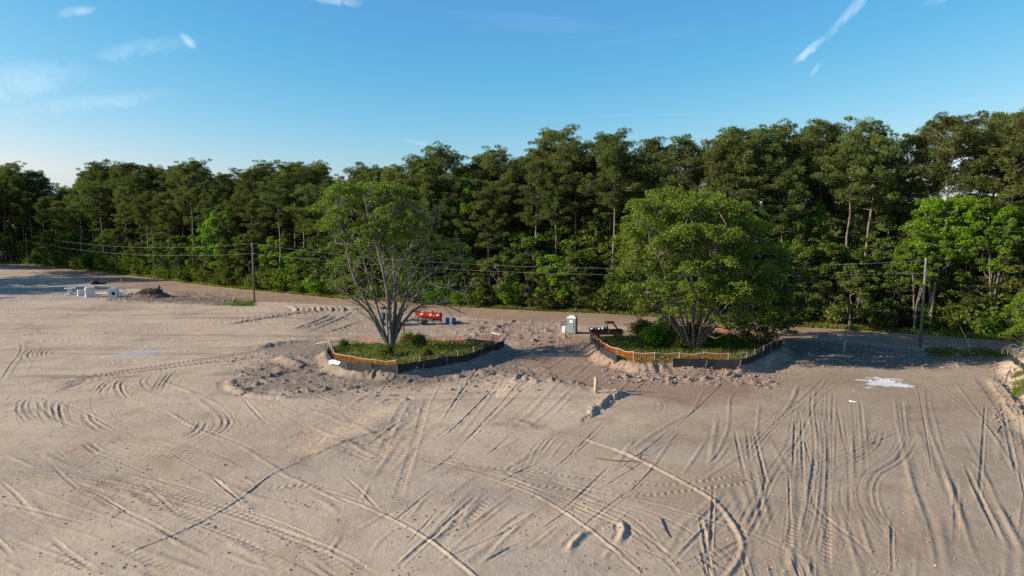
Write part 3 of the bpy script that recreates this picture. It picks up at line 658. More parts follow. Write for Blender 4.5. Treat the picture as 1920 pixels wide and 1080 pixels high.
def broad(stems, r0, n2, n3, nl, l2, l3, size, seed, spread=.9, up=.35, start=.3, lr=.45, tw=True, thin=None):
    "stems: list of polylines; returns bark and leaf buffers"
    r_ = np.random.default_rng(seed); bark, fol = Buf(), Buf(); LP = []
    for si, S in enumerate(stems):
        S = np.array(S, float); n = len(S)
        if n > 2 and n < 7:
            tt = np.linspace(0, n-1, 9); S = np.stack([np.interp(tt, np.arange(n), S[:, k_]) for k_ in range(3)], 1); S[1:-1] = .25*S[:-2]+.5*S[1:-1]+.25*S[2:]; n = 9
        seg = np.linalg.norm(np.diff(S, axis=0), axis=1); s_ = np.concatenate([[0], np.cumsum(seg)]); Ls = s_[-1]
        rr = r0*(1-.88*s_/Ls)**.9*r_.uniform(.8, 1.15); bark.tube(S, rr, 6, False)
        for i in range(n2):
            t_ = start+(1-start)*((i+r_.uniform(0, 1))/n2); p0 = np.array([np.interp(t_*Ls, s_, S[:, k_]) for k_ in range(3)])
            j = min(n-2, int(np.searchsorted(s_, t_*Ls))-1 if t_ > 0 else 0); j = max(0, j); T_ = (S[j+1]-S[j])/(seg[j]+1e-9)
            d = r_.normal(size=3); d[2] *= .6; d -= T_*(d@T_); d /= np.linalg.norm(d)+1e-9
            d = d*spread+T_*(1-.4*spread)+np.array([0, 0, up])*r_.uniform(.2, 1.2); d /= np.linalg.norm(d)
            L = l2*(1-.45*t_)*r_.uniform(.55, 1.25)
            ts_ = np.linspace(0, 1, 4)[:, None]; bend = r_.normal(0, .18, 3)*L; bend[2] = up*L*.25*r_.uniform(-.6, 1)
            P = p0+d*L*ts_+bend*ts_**2
            rb = np.interp(t_*Ls, s_, rr)*.5; bark.tube(P, np.linspace(max(.02, rb), .012, 4), 4, False)
            m = max(2, int(n3*(L/l2)+.5)); tt = r_.uniform(.25, 1, m)[:, None]; A = p0+d*L*tt+bend*tt**2
            dd = r_.normal(size=(m, 3)); dd += d*1.1; dd[:, 2] += up; dd /= np.linalg.norm(dd, axis=1)[:, None]
            B = A+dd*(l3*r_.uniform(.4, 1.2, m))[:, None]
            if tw: bark.sticks(A, B, .016, .006)
            k_ = nl; f = r_.uniform(.15, 1.1, (m, k_, 1)); pts = A[:, None]+(B-A)[:, None]*f+r_.normal(0, lr, (m, k_, 3))*np.array([1, 1, .7])
            pts = pts.reshape(-1, 3)
            if thin is not None: pts = pts[r_.uniform(size=len(pts)) < thin(pts)]
            LP.append(pts)
    LP = np.concatenate(LP); fol.leaves(LP, size, .62, .15)
    return bark, fol
def crown_stems(h, rad, z0, n, seed, lean=.0, base_r=.15):
    r_ = np.random.default_rng(seed); out = []
    for i in range(n):
        a = i*2.4+r_.normal(0, .4); q = math.sqrt((i+.5)/n); zz = h*(.97-.38*q**2*r_.uniform(.6, 1.2)); R_ = rad*q*.78
        T_ = np.array([math.cos(a)*R_+lean, math.sin(a)*R_, zz]); b0 = np.array([math.cos(a)*base_r, math.sin(a)*base_r, 0])
        mid = np.array([T_[0]*.35, T_[1]*.35, z0+(zz-z0)*.25]); m2 = np.array([T_[0]*.75, T_[1]*.75, z0+(zz-z0)*.66])
        out.append([b0, [b0[0]*.8, b0[1]*.8, z0*.6], mid, m2, T_])
    return out

def lobes_leaves(fol, r_, C_, R_, dens, size, flat=.92, under=-.45):
    for c, R0, dn in zip(C_, R_, dens):
        n = int(dn*R0*R0); sub = max(3, int(R0*4)); sc_ = r_.normal(size=(sub, 3)); sc_ /= np.linalg.norm(sc_, axis=1)[:, None]; sc_[:, 2] = np.abs(sc_[:, 2])*.9+under*.5
        sc_ *= R0*r_.uniform(.55, .9, (sub, 1)); k_ = r_.integers(0, sub, n); d = r_.normal(size=(n, 3)); d /= np.linalg.norm(d, axis=1)[:, None]; d[:, 2] = np.where(d[:, 2] < under, -d[:, 2], d[:, 2])
        P = c+(sc_[k_]+d*(R0*.48*r_.uniform(.45, 1.1, n)**.6)[:, None])*np.array([1, 1, flat]); fol.leaves(P, size, .62, .25)
def reach(bark, r_, stems, C_, r0=.07):
    A = np.concatenate([np.array(S)[1:] for S in stems])
    for c in C_:
        d = np.linalg.norm(A-c, axis=1)+np.maximum(0, A[:, 2]-c[2]+.6)*4; p = A[int(np.argmin(d))]; L = np.linalg.norm(c-p)
        if L < .4: continue
        m1 = p+(c-p)*.35+r_.normal(0, .10, 3)*L+[0, 0, -.06*L]; m2 = p+(c-p)*.7+r_.normal(0, .08, 3)*L; bark.tube([p, m1, m2, c], [r0, r0*.75, r0*.5, r0*.25], 5, False)
        e = c+r_.normal(0, .55, (7, 3)); bark.sticks(np.repeat([m2], 7, 0), e, .018, .006)
def wiggle(S, r_, amp=.22, n=12):
    S = np.array(S, float); k_ = len(S); tt = np.linspace(0, k_-1, n); P = np.stack([np.interp(tt, np.arange(k_), S[:, i]) for i in range(3)], 1)
    P[1:-1] = .25*P[:-2]+.5*P[1:-1]+.25*P[2:]; w_ = np.cumsum(r_.normal(0, amp, (n, 3)), 0)*np.linspace(0, 1, n)[:, None]*.5; w_[:, 2] *= .3; return P+w_
def lobe_tree(h, rad, z0, nst, nl, seed, size, dens=300):
    r_ = np.random.default_rng(seed); bark, fol = Buf(), Buf(); C_, R_ = [], []
    for i in range(nl):
        u = (i+.5)/nl; a = i*2.4+r_.normal(0, .5); zz = z0+(h-z0)*(.02+.92*(1-u)**.85)+r_.normal(0, .7); prof = math.sqrt(max(.05, 1-((zz-(z0+(h-z0)*.42))/((h-z0)*.62))**2))
        q = rad*prof*r_.uniform(.35, 1.05); C_.append(np.array([math.cos(a)*q, math.sin(a)*q, min(zz, h-.7)])); R_.append(r_.uniform(.6, 1.35)*(rad/4)**.5)
    st = [wiggle([[0, 0, 0], [math.cos(i*2.4)*.15, math.sin(i*2.4)*.15, z0*.6], [math.cos(i*2.4)*rad*.3, math.sin(i*2.4)*rad*.3, z0+(h-z0)*.35], [math.cos(i*2.4)*rad*.5*r_.uniform(.1, 1), math.sin(i*2.4)*rad*.5, z0+(h-z0)*.8]], r_) for i in range(nst)]
    for S in st: bark.tube(S, .15*(1-.85*np.linspace(0, 1, len(S)))*(h/12)**.5, 6, False)
    reach(bark, r_, st, C_, .05); lobes_leaves(fol, r_, C_, R_, [dens]*nl, size); return bark, fol
PINES = []
for i, (h, cs, cr, nb) in enumerate([(28, .58, 4.3, 48), (27, .64, 3.8, 42), (29, .53, 4.5, 56), (26, .68, 4.0, 36), (28, .60, 3.5, 44), (25, .48, 3.8, 52), (29, .66, 4.8, 44), (27, .70, 4.4, 34), (28, .56, 3.2, 40), (26, .62, 4.8, 40)]):
    b_, f_ = pine_bufs(100+i, h, cs, cr, nb); PINES.append((b_.mesh('trunk', True), f_.mesh('crown'), h))
BROADS = []
for i, (h, rad, z0, n, n2, size) in enumerate([(13, 4.2, 3.0, 9, 11, .34), (11, 3.6, 2.4, 8, 11, .32), (15, 4.0, 4.5, 9, 11, .36), (9, 3.2, 1.6, 8, 10, .30), (16, 3.2, 5.0, 8, 11, .34), (18, 4.6, 9.5, 9, 11, .34)]):
    b_, f_ = lobe_tree(h, rad*.85, z0, 3+i % 3, [72, 60, 70, 46, 64, 74][i], 40+i, size*.82); BROADS.append((b_.mesh('trunk', True), f_.mesh('crown'), h))
SHRUBS = []
for i, (h, rad, n) in enumerate([(3.4, 1.8, 9), (2.6, 1.7, 8), (4.6, 2.0, 10), (2.0, 1.3, 7)]):
    b_, f_ = broad(crown_stems(h, rad, .4, n, 80+i, base_r=.3), .04, 9, 6, 14, 1.1, .5, .25, 90+i, tw=False, start=.1, lr=.25); SHRUBS.append((b_.mesh('stems', True), f_.mesh('foliage'), h))
def withmat(me, m):
    me.materials.clear(); me.materials.append(m); return me
TM = {}
def tree(kind, var, leaf, x, y, h, rz=None, wid=1.0, z=None):
    src = {'pine': PINES, 'broad': BROADS, 'shrub': SHRUBS}[kind][var]
    key = (kind, var, leaf)
    if key not in TM:
        a = src[0] if src[0].materials else withmat(src[0], M['bark'] if kind == 'pine' else M['bark2'])
        f = src[1].copy(); f.name = src[1].name; TM[key] = (a, withmat(f, M[leaf]))
    s = h/src[2]
    o = thing({'pine': 'pine_tree', 'broad': 'broadleaf_tree', 'shrub': 'shrub'}[kind], None, {'pine': 'pine tree', 'broad': 'tree', 'shrub': 'shrub'}[kind],
              (x, y, (hzf(x, y) if z is None else z)-.06), rng.uniform(0, 6.28) if rz is None else rz)
    o.scale = (s*wid, s*wid, s)
    nm = ('trunk', 'crown') if kind != 'shrub' else ('stems', 'foliage')
    link(nm[0], TM[key][0], None, o); link(nm[1], TM[key][1], None, o)
    o['_r'] = 0; del o['_r']
    return o
# skyline of the wood in the photograph: (pixel x, pixel y)
SKY = np.array([(-900,320),(-60,318),(0,312),(70,325),(100,347),(125,345),(150,335),(170,312),(195,303),(260,308),(300,318),(375,300),(425,320),(455,322),(510,303),(600,303),(640,330),(655,338),(690,306),(735,312),(780,302),(830,276),(865,296),(900,290),
 (940,278),(985,290),(1040,246),(1085,264),(1140,252),(1170,275),(1220,255),(1290,255),(1318,275),(1350,252),(1408,238),(1450,262),(1465,236),(1500,262),(1540,226),(1582,262),(1620,222),(1665,256),(1710,238),(1770,218),(1810,235),(1860,210),(1930,214),(2500,200)], float)
def sky_z(x, y, d=0): return zrow(np.interp(PX(x, y, 25), SKY[:, 0], SKY[:, 1])+d, y)
Ep = np.array(edge)
placed = []
def free(x, y, r):
    return all((x-a)**2+(y-b_)**2 > (r+c)**2 for a, b_, c in placed)
PT, BT, ST = [], [], []
tops = [(30,305),(72,322),(10,312),(195,303),(228,310),(262,306),(300,316),(340,310),(378,300),(425,318),(470,318),(510,303),(555,305),(602,303),(690,308),(735,312),(790,298),(832,275),(900,290),(940,277),(1000,288),(1040,245),(1085,262),(1140,252),(1220,256),(1278,256),(1350,254),(1408,238),(1467,237),(1540,227),(1622,222),(1705,240),(1770,218),(1860,210),(1905,216)]
def pt_on(px, off):
    "point behind the wood's edge, `off` metres, seen at pixel column px"
    a = (px-960)/1280
    y = 100.0
    for _ in range(30): y = edge_y(a*y*1.0)+off
    return a*(y*cp+6*sp), y
for i, (px, py) in enumerate(tops):
    off = [4, 9, 6, 12, 7.5][i % 5]; x, y = pt_on(px, off)
    h = zrow(py, y)-hzf(x, y)-1.1; var = [0, 6, 2, 7, 4, 3, 9, 1, 0, 8, 6][i % 11]
    PT.append((tree('pine', var, 'pine', x, y, h, wid=rng.uniform(.92, 1.15)*(27/h)**.5), px, 0)); placed.append((x, y, 1.2))
# rows of pines along the edge
seglen = np.concatenate([[0], np.cumsum(np.hypot(*np.diff(Ep, axis=0).T))])
def along(s): return np.interp(s, seglen, Ep[:, 0]), np.interp(s, seglen, Ep[:, 1])
for row, off in enumerate([3.5, 8.5, 14, 21, 30]):
    s = rng.uniform(0, 4)
    while s < seglen[-1]:
        x, y = along(s); y = edge_y(x)+off+rng.uniform(-1.8, 1.8); x += rng.uniform(-1.2, 1.2)
        px = PX(x, y, 10); s += rng.uniform(4.2, 6.8)*(1 if row < 3 else 1.25)*(1 if px > 130 else 1.25)
        if px < -70 or px > 2060: continue
        if row > 2 and px > 1150 and rng.random() < .7: continue
        if row == 2 and px > 1150 and rng.random() < .35: continue
        if 1640 < px < 1860 and row == 0: continue
        if not free(x, y, 1.15): continue
        zt = sky_z(x, y, rng.uniform(10, 34) if row < 3 else rng.uniform(2, 30)); h = min(34, zt-hzf(x, y))*(rng.uniform(.80, 1.0) if row < 2 else rng.uniform(.9, 1.0))
        PT.append((tree('pine', int(rng.integers(0, 10)), 'pine', x, y, max(12, h), wid=rng.uniform(.8, 1.1)*(27/max(h, 18))**.4), px, row)); placed.append((x, y, 1.15))
# the wood left of the picture, which shades the far corner
for i in range(90):
    x, y = rng.uniform(-168, -128), rng.uniform(100, 192)
    if x > -146-(y < 112)*10-(116 < y < 170)*11+(y-110)*.06+5*math.sin(y*.3) or PX(x, y, 0) > -20: continue
    if not free(x, y, 1.9): continue
    PT.append((tree('pine', int(rng.integers(0, 10)), 'pine', x, y, rng.uniform(24, 31)), PX(x, y, 10), 9)); placed.append((x, y, 1.6))
for i in range(70):
    x, y = rng.uniform(-236, -165), rng.uniform(185, 262)
    if PX(x, y, 0) > -14 or not free(x, y, 2.2): continue
    PT.append((tree('pine', int(rng.integers(0, 10)), 'pine', x, y, rng.uniform(26, 32)), PX(x, y, 10), 8)); placed.append((x, y, 2.2))
# broadleaf trees under and before the pines
key_b = [(418,398,1,'leaf_bright',2.5),(208,430,3,'leaf',3),(300,450,0,'leaf',2),(255,455,1,'leaf_olive',2),(345,440,0,'leaf_olive',3),(470,430,0,'leaf',2.5),(520,440,0,'leaf_bright',4),(545,395,2,'leaf_dark',7),(600,440,0,'leaf',2.5),(560,470,3,'leaf_bright',1.5),
 (815,395,2,'leaf_dark',3),(860,420,0,'leaf_dark',4),(790,430,1,'leaf_dark',2),(880,330,4,'leaf_bright',6),(845,350,4,'leaf',7),(930,480,3,'leaf_olive',2),(985,440,1,'leaf',4),(1040,478,3,'leaf_bright',1.5),(1090,450,0,'leaf',4),(1130,370,4,'leaf',6),(1165,470,1,'leaf',2.5),
 (1010,510,3,'leaf_olive',1.2),(1100,520,3,'leaf_dark',1.2),(1460,385,0,'leaf',6),(1490,370,2,'leaf_bright',7),(1520,420,0,'leaf',4),(1565,455,2,'leaf',3),(1600,500,3,'leaf_olive',1.5),(1640,440,0,'leaf',5),(1680,470,1,'leaf_dark',4),
 (1752,372,5,'leaf_bright',2.5),(1812,366,5,'leaf_bright',4),(1868,388,5,'leaf_bright',1.5),(1722,455,5,'leaf_bright',1.2),(1780,470,1,'leaf',5),(1850,520,1,'leaf_dark',3),(1910,470,0,'leaf',4),(1955,420,0,'leaf_olive',2),(2010,400,0,'leaf',3),
 (70,440,0,'leaf_dark',3),(120,450,1,'leaf_dark',3),(20,440,0,'leaf_dark',4),(160,450,1,'leaf_dark',4),(395,470,1,'leaf',1.5),(440,480,3,'leaf',1.5),(640,430,0,'leaf',4),(700,440,1,'leaf_dark',4),(760,470,1,'leaf_dark',2.5),(1240,430,0,'leaf_dark',4),(1330,420,0,'leaf_dark',5),(1400,430,0,'leaf_dark',4)]
for px, py, var, lf, off in key_b:
    x, y = pt_on(px, off); h = max(4, zrow(py, y)-hzf(x, y)); BT.append((tree('broad', var, lf, x, y, h, wid=rng.uniform(1.0, 1.25)*min(1.6, (12/h)**.35)), px, 0)); placed.append((x, y, .6))
for row, off in enumerate([1.8, 6, 12, 18]):
    s = rng.uniform(0, 3)
    while s < seglen[-1]:
        x, y = along(s); y = edge_y(x)+off+rng.uniform(-1.2, 1.6); px = PX(x, y, 5)
        s += rng.uniform(2.7, 4.6)*(1 if row < 2 else 1.5)
        if px < -60 or px > 2050 or not free(x, y, .75): continue
        if 1640 < px < 1860 and row == 0: continue
        h = [rng.uniform(5, 10.5), rng.uniform(9, 15), rng.uniform(10, 17), rng.uniform(10, 16)][row]
        lf = rng.choice(['leaf', 'leaf', 'leaf_olive', 'leaf_dark', 'leaf_dark', 'leaf_bright'], p=[.3, .2, .14, .06, .06, .24]) if row < 2 else rng.choice(['leaf_dark', 'leaf'])
        BT.append((tree('broad', int(rng.integers(0, 5)), str(lf), x, y, h, wid=rng.uniform(.85, 1.25)*(12/h)**.3), px, row+1)); placed.append((x, y, .9))
s = 0
while s < seglen[-1]:
    x, y = along(s); y = edge_y(x)+rng.uniform(.9, 2.6); px = PX(x, y, 1); s += rng.uniform(1.5, 2.7)
    if px < 40 or px > 2020: continue
    if 1500 < px < 1870 and rng.random() < .45: continue
    h = rng.uniform(1.8, 4.4)*(0.65 if px > 1480 else 1)
    ST.append((tree('shrub', int(rng.integers(0, 4)), str(rng.choice(['leaf', 'leaf_olive', 'leaf_olive', 'leaf_bright', 'leaf_dark'])), x, y, h, wid=rng.uniform(.9, 1.3)), px, 0))
# the wood goes on behind as one rolling canopy
bf = Buf(); nx_, ny_ = 260, 40; V = []
uu = np.linspace(-1.15, 1.3, nx_); oo = np.concatenate([[46, 46.5, 47.5], np.linspace(50, 420, ny_-3)])
UX = np.zeros((ny_, nx_)); UY = np.zeros((ny_, nx_)); UZ = np.zeros((ny_, nx_))
for j in range(ny_):
    xx = uu*(140+oo[j]); UX[j] = xx; UY[j] = edge_y(xx)+oo[j]
UZ = 10.5+5*vnoise(UX*.16, UY*.16, 2)+4.5*vnoise(UX*.5, UY*.5, 3); UZ[0] = 0; UZ[1] *= .5; UZ[2] *= .85
q_ = (np.arange(ny_-1)[:, None]*nx_+np.arange(nx_-1)[None]).ravel(); bf.add(np.stack([UX.ravel(), UY.ravel(), UZ.ravel()], 1), np.stack([q_, q_+1, q_+nx_+1, q_+nx_], 1))
n_ = 110000; ja = (rng.random(n_)**3*(ny_-1)).astype(int); ia = rng.integers(0, nx_-1, n_); fj, fi = rng.random(n_), rng.random(n_)
def bl(A): return (A[ja, ia]*(1-fi)+A[ja, ia+1]*fi)*(1-fj)+(A[ja+1, ia]*(1-fi)+A[ja+1, ia+1]*fi)*fj
bf.leaves(np.stack([bl(UX), bl(UY), bl(UZ)+rng.normal(.2, .8, n_)], 1), .95, .6)
tag(link('far_woodland', bf, M['leaf_dark']), 'dark far canopy of the wood glimpsed between pine trunks', 'woodland', None, 'stuff')
for px in np.arange(1475, 1900, 13):
    x, y = pt_on(px+rng.uniform(-5, 5), rng.uniform(3.5, 8)); ST.append((tree('shrub', int(rng.integers(0, 4)), str(rng.choice(['leaf_dark', 'leaf', 'leaf_olive'])), x, y, rng.uniform(2.2, 4.5), wid=1.2), PX(x, y, 1), 1))
# spots the labels can point to, from left to right of the photograph
LM = [(-9000, 'beyond the left edge'), (-60, 'in shaded wood at left edge'), (35, 'around the distant left utility pole'), (75, 'in shaded wood above road end'), (130, 'where the dirt road bends out of sight'), (200, 'behind the white concrete drain boxes'), (270, 'behind the root pile'), (350, 'between root pile and thin utility pole'),
      (455, 'behind the thin left utility pole'), (540, 'between utility pole and fan-shaped tree'), (620, 'behind the fan-shaped tree'), (770, 'behind the red fuel tank'), (860, 'behind the blue drums'), (960, 'between blue drums and portable toilet'),
      (1050, 'behind the portable toilet'), (1110, 'behind the black utility vehicle'), (1170, 'behind the big multi-stem tree'), (1440, 'just right of the fenced big tree'), (1560, 'left of the tall right utility pole'), (1680, 'behind the tall right utility pole'), (1770, 'behind the leaning yellow rod'), (1860, 'above the rooty bank at the right edge'), (1960, 'beyond the right edge')]
ORD = ['leftmost', 'second', 'third', 'fourth', 'fifth', 'sixth', 'seventh', 'eighth', 'ninth', 'tenth', 'eleventh', 'twelfth', 'thirteenth', 'fourteenth', 'fifteenth', 'sixteenth', 'seventeenth', 'eighteenth', 'nineteenth', 'twentieth']+[f'{t_}{u_}' for t_ in ('twenty-', 'thirty-', 'forty-', 'fifty-', 'sixty-') for u_ in ('first', 'second', 'third', 'fourth', 'fifth', 'sixth', 'seventh', 'eighth', 'ninth', 'tenth')]
def label_set(items, desc, rows, group):
    slots = {}
    for o, px, row in items:
        k_ = max(i for i, (a, _) in enumerate(LM) if px >= a); slots.setdefault((k_, row, desc(o)), []).append((px, o))
    for (k_, row, d), L in slots.items():
        L.sort(key=lambda a: a[0])
        for i, (px, o) in enumerate(L):
            o['group'] = group
            o['label'] = (f"{d}{rows[row]} {LM[k_][1]}" if len(L) == 1 else f"{ORD[min(i, 69)]} {d}{rows[row]} {LM[k_][1]}")
def leafdesc(words, noun):
    def f(o):
        m = [c.data.materials[0].name for c in o.children if c.name.split('.')[0] in ('crown', 'foliage')][0]
        return words[m]+' '+noun
    return f
WD = {'green_leaves': 'mid-green', 'bright_leaves': 'bright yellow-green', 'dark_leaves': 'dark green', 'olive_leaves': 'olive', 'pine_needles': 'dark'}
label_set(PT, lambda o: 'tall pine', {0: ' of edge row', 1: ' of second row', 2: ' of third row', 3: ' of fourth row', 4: ' of fifth row', 5: ' of back row', 8: ' off beyond road bend', 9: ' off to the side'}, 'tall pines of the wood')
label_set(BT, leafdesc(WD, 'leafy tree'), {0: '', 1: ' at roadside', 2: ' inside the wood', 3: ' deep in wood', 4: ' deepest in wood'}, 'leafy trees under the pines')
label_set(ST, leafdesc(WD, 'bush'), {0: ' at roadside', 1: ' under the pines'}, 'bushes along the far side of the road')

# ------------------------------------------------------------------ the two fenced trees
def stems_px(base, L, y0):
    out = []
    for P in L:
        Q = [np.array(base)]
        for (px, py, dy) in P: Q.append(np.array(W(px, py, y0+dy)))
        Q = np.array(Q); Q[:1, 0] += rng.uniform(-.15, .15); Q = Q-np.array([base[0], base[1], base[2]]); out.append(Q)
    return out
bx, by = G(735, 657, .75); bz = hzf(bx, by)-.1; y0 = by
SL = [[(725,645,0),(713,610,-.5),(683,560,-1),(663,520,-1.5),(652,480,-1.5),(642,433,-2),(632,392,-2)], [(727,640,0),(723,580,.3),(727,537,.5),(722,507,1),(715,470,1),(706,440,1.5),(695,395,1.5)],
      [(730,640,0),(728,590,-.4),(735,545,-.6),(748,507,-1),(767,470,-1.5),(787,440,-2),(805,400,-2)], [(738,637,0),(747,587,.4),(767,550,.8),(800,520,1.4),(835,495,2),(868,478,2.5)],
      [(738,640,0),(753,580,-.5),(780,545,-1),(820,535,-2),(855,540,-2.6),(885,555,-3)], [(732,633,0),(741,575,.2),(740,510,.3),(735,460,.2),(750,410,.5),(757,360,.5)],
      [(737,633,0),(755,567,1),(777,513,2),(797,475,3),(812,430,3.6),(820,390,4)], [(724,640,0),(705,570,1.5),(685,510,3),(672,450,4),(668,390,4.5)], [(733,640,0),(728,560,-1.5),(712,480,-3),(690,410,-4),(680,365,-4)],
      [(736,640,0),(745,560,1.6),(742,480,3),(722,400,4),(715,350,4)], [(722,640,0),(700,590,-1),(672,560,-2),(640,545,-3),(612,520,-3)], [(738,637,0),(760,590,.4),(800,560,1),(845,575,1.4),(872,590,1.8)]]
def thin1(P):
    z = P[:, 2]; x = P[:, 0]
    return np.clip(.06+.55*sm(6.0, 12.0, z+.5*np.maximum(0, -x)), 0, 1)
r_h = np.random.default_rng(71)
st1_ = [wiggle(S, r_h, .16, 10) for S in stems_px((bx, by, bz), SL, y0)]
fb, ff_ = broad(st1_, .21, 16, 7, 10, 3.4, 1.25, .22, 7, spread=.8, up=.45, start=.26, lr=.32, thin=thin1)
LB = []      # leaf masses: pixel x, pixel y, depth offset, radius, density
for i in range(74):
    a_ = r_h.uniform(0, 6.28); q_ = math.sqrt(r_h.uniform(0, 1)); px_, py_ = 703+math.cos(a_)*q_*102, 400+math.sin(a_)*q_*62
    py_ += max(0, (px_-740))*.28; py_ = max(py_, 352+abs(px_-690)*.25)
    LB.append((px_, py_, r_h.uniform(-5.5, 5.5)*(1-.4*q_), r_h.uniform(.8, 1.6), 235 if px_ < 760 else 130))
for px_, py_ in ((612,430),(618,470),(625,505),(606,395),(640,450),(650,490),(632,540),(670,470),(630,380),(660,520)): LB.append((px_, py_, r_h.uniform(-3, 4), r_h.uniform(1.0, 1.6), 180))
for i in range(13): LB.append((r_h.uniform(795, 880), r_h.uniform(440, 585), r_h.uniform(-3, 5), r_h.uniform(.8, 1.4), 95))
Cw = np.array([np.array(W(p[0], p[1], y0+p[2]))-np.array([bx, by, bz]) for p in LB])
reach(fb, r_h, st1_, Cw, .055); lobes_leaves(ff_, r_h, Cw, [p[3] for p in LB], [p[4] for p in LB], .235, .8, -.4)
o = thing('broadleaf_tree', 'thin-leaved tree with bare stems fanning up from one base inside left fenced island', 'tree', (bx, by, bz))
link('trunk', fb.mesh('trunk', True), M['bark3'], o); link('crown', ff_.mesh('crown'), M['hero1'], o)
bx, by = G(1303, 656, .75); bz = hzf(bx, by)-.1
tg = [(1185,440,-3),(1172,490,-4),(1200,400,0),(1232,372,2),(1262,352,-2),(1290,346,3),(1318,340,-1),(1345,352,2),(1375,358,-3),(1405,380,1),(1425,420,-2),(1440,470,0),(1195,530,-5),(1230,470,-6),(1290,430,-7),(1350,440,-7),(1400,500,-5),(1375,520,-5),(1255,400,6),(1340,390,7),(1390,430,6),(1200,545,-1),(1440,530,2),(1310,490,-6),(1398,590,-5),(1178,548,-3),(1425,500,-6),(1160,520,1)]
SL2 = []
for i, (px, py, dy) in enumerate(tg):
    bx0 = 1300+(px-1305)*.12; my = 600+rng.uniform(-8, 8)
    SL2.append([(bx0, 645, dy*.05), (1302+(px-1305)*.30, my, dy*.25), (1304+(px-1305)*.62, my-(my-py)*.45, dy*.6), (1305+(px-1305)*.86, my-(my-py)*.78, dy*.9), (px, py, dy)])
st2_ = [wiggle(S, r_h, .20, 12) for S in stems_px((bx, by, bz), SL2, by)]
fb, ff_ = Buf(), Buf()
for S in st2_: fb.tube(S, .15*r_h.uniform(.5, 1.3)*(1-.85*np.linspace(0, 1, len(S))), 7, False)
LB = []
for i in range(250):
    th, ph = r_h.uniform(0, 6.28), math.asin(r_h.uniform(-.75, 1)); q_ = r_h.uniform(.62, 1.0)*(.78+.42*float(vnoise(np.array(th*1.3+7), np.array(ph*2.2+3), 9)))
    px_, py_, dd_ = 1305+math.cos(th)*math.cos(ph)*q_*140, 478-math.sin(ph)*q_*122, math.sin(th)*math.cos(ph)*q_*8.2
    LB.append((px_, py_, dd_, r_h.uniform(.8, 1.8), 290))
for px_, py_, dd_, rr_ in ((1180,545,-3,1.5),(1165,520,0,1.6),(1200,565,-2,1.3),(1400,570,-5,1.6),(1425,560,-3,1.7),(1440,590,-1,1.5),(1385,590,-6,1.3),(1410,600,-4,1.4),(1450,560,1,1.6),(1372,565,-7,1.4),(1345,560,-7,1.2),(1240,555,-5,1.1),(1395,620,-4,1.0),(1215,575,-4,1.3),(1190,590,-2,1.2),(1255,585,-6,1.0),(1300,560,-6,1.3),(1330,580,-6,1.1),(1345,600,-5,1.0),(1365,612,-5,1.1),(1435,612,-2,1.3),(1455,590,1,1.4),(1280,545,-7,1.2),(1170,570,0,1.4),(1158,545,2,1.3),(1448,530,0,1.7),(1460,505,2,1.5),(1225,540,-6,1.3),(1320,545,-7,1.3),(1382,545,-7,1.4)): LB.append((px_, py_, dd_, rr_, 240))
Cw = np.array([np.array(W(p[0], p[1], by+p[2]))-np.array([bx, by, bz]) for p in LB])
reach(fb, r_h, st2_, Cw, .07); lobes_leaves(ff_, r_h, Cw, [p[3] for p in LB], [p[4] for p in LB], .22, .85, -.4)
o = thing('broadleaf_tree', 'big dense green tree with many pale stems inside right fenced island', 'tree', (bx, by, bz))
link('trunk', fb.mesh('trunk', True), M['bark2'], o); link('crown', ff_.mesh('crown'), M['hero2'], o)
# smaller trees that share the right island
for px, py, dpt, top, var, lf, wd, lab in [(1402,640,77,480,3,'leaf_dark',1.55,'small dark tree right of the many-stemmed tree on right island'), (1440,632,81,455,3,'leaf_dark',1.35,'dark shady tree at right end of right fenced island'),
                              (1368,628,84,430,0,'leaf_dark',1.0,'dark tree standing behind the many-stemmed tree on right island'), (1428,640,75,540,3,'leaf_dark',1.7,'low scraggly tree just inside right end of right fence')]:
    x, y, _z = W(px, py, dpt); h = zrow(top, y)-.7
    o = tree('broad', var, lf, x, y, h, wid=wd); tag(o, lab, 'tree')
for px, py, h, var, lf, wd, lab in [(1228,650,2.2,0,'leaf_bright',1.7,'bright green bush left of many-stemmed tree inside right fence'), (1265,655,1.5,3,'leaf',1.4,'low green bush at foot of many-stemmed tree trunk'), (1345,652,1.4,3,'leaf_bright',1.2,'small bright bush right of many-stemmed tree trunk'),
                              (1298,654,2.4,3,'leaf_olive',.8,'vine bush climbing the base of many-stemmed tree'), (1205,628,2.0,1,'leaf_dark',1.5,'dark bush beside black utility vehicle in right island'), (1250,622,2.6,0,'leaf_dark',1.3,'dark bush at back of right island'),
                              (787,655,1.4,3,'leaf_olive',.9,'thin pale bush right of fan-shaped tree trunk'), (800,672,.9,3,'leaf_olive',1.1,'green bush behind front fence of left island'), (727,668,1.1,1,'leaf_olive',.9,'weedy bush in front of fan-shaped tree trunk'), (768,640,1.5,3,'leaf_olive',.9,'wispy bush behind fan-shaped tree trunk'), (645,655,.9,3,'leaf_olive',.9,'small weedy bush near left corner of left island')]:
    x, y = G(px, py, .7); tag(tree('shrub', var, lf, x, y, h, wid=wd), lab, 'bush')
x, y = G(1925, 668, .6); tag(tree('broad', 3, 'leaf_bright', x, y, 6.6, wid=1.15), 'bright green leafy tree on the rooty bank at right edge', 'tree')
x, y = G(1960, 690, 1); tag(tree('broad', 1, 'leaf', x, y, 7, wid=1.1), 'green tree cut by right edge on the bank', 'tree')
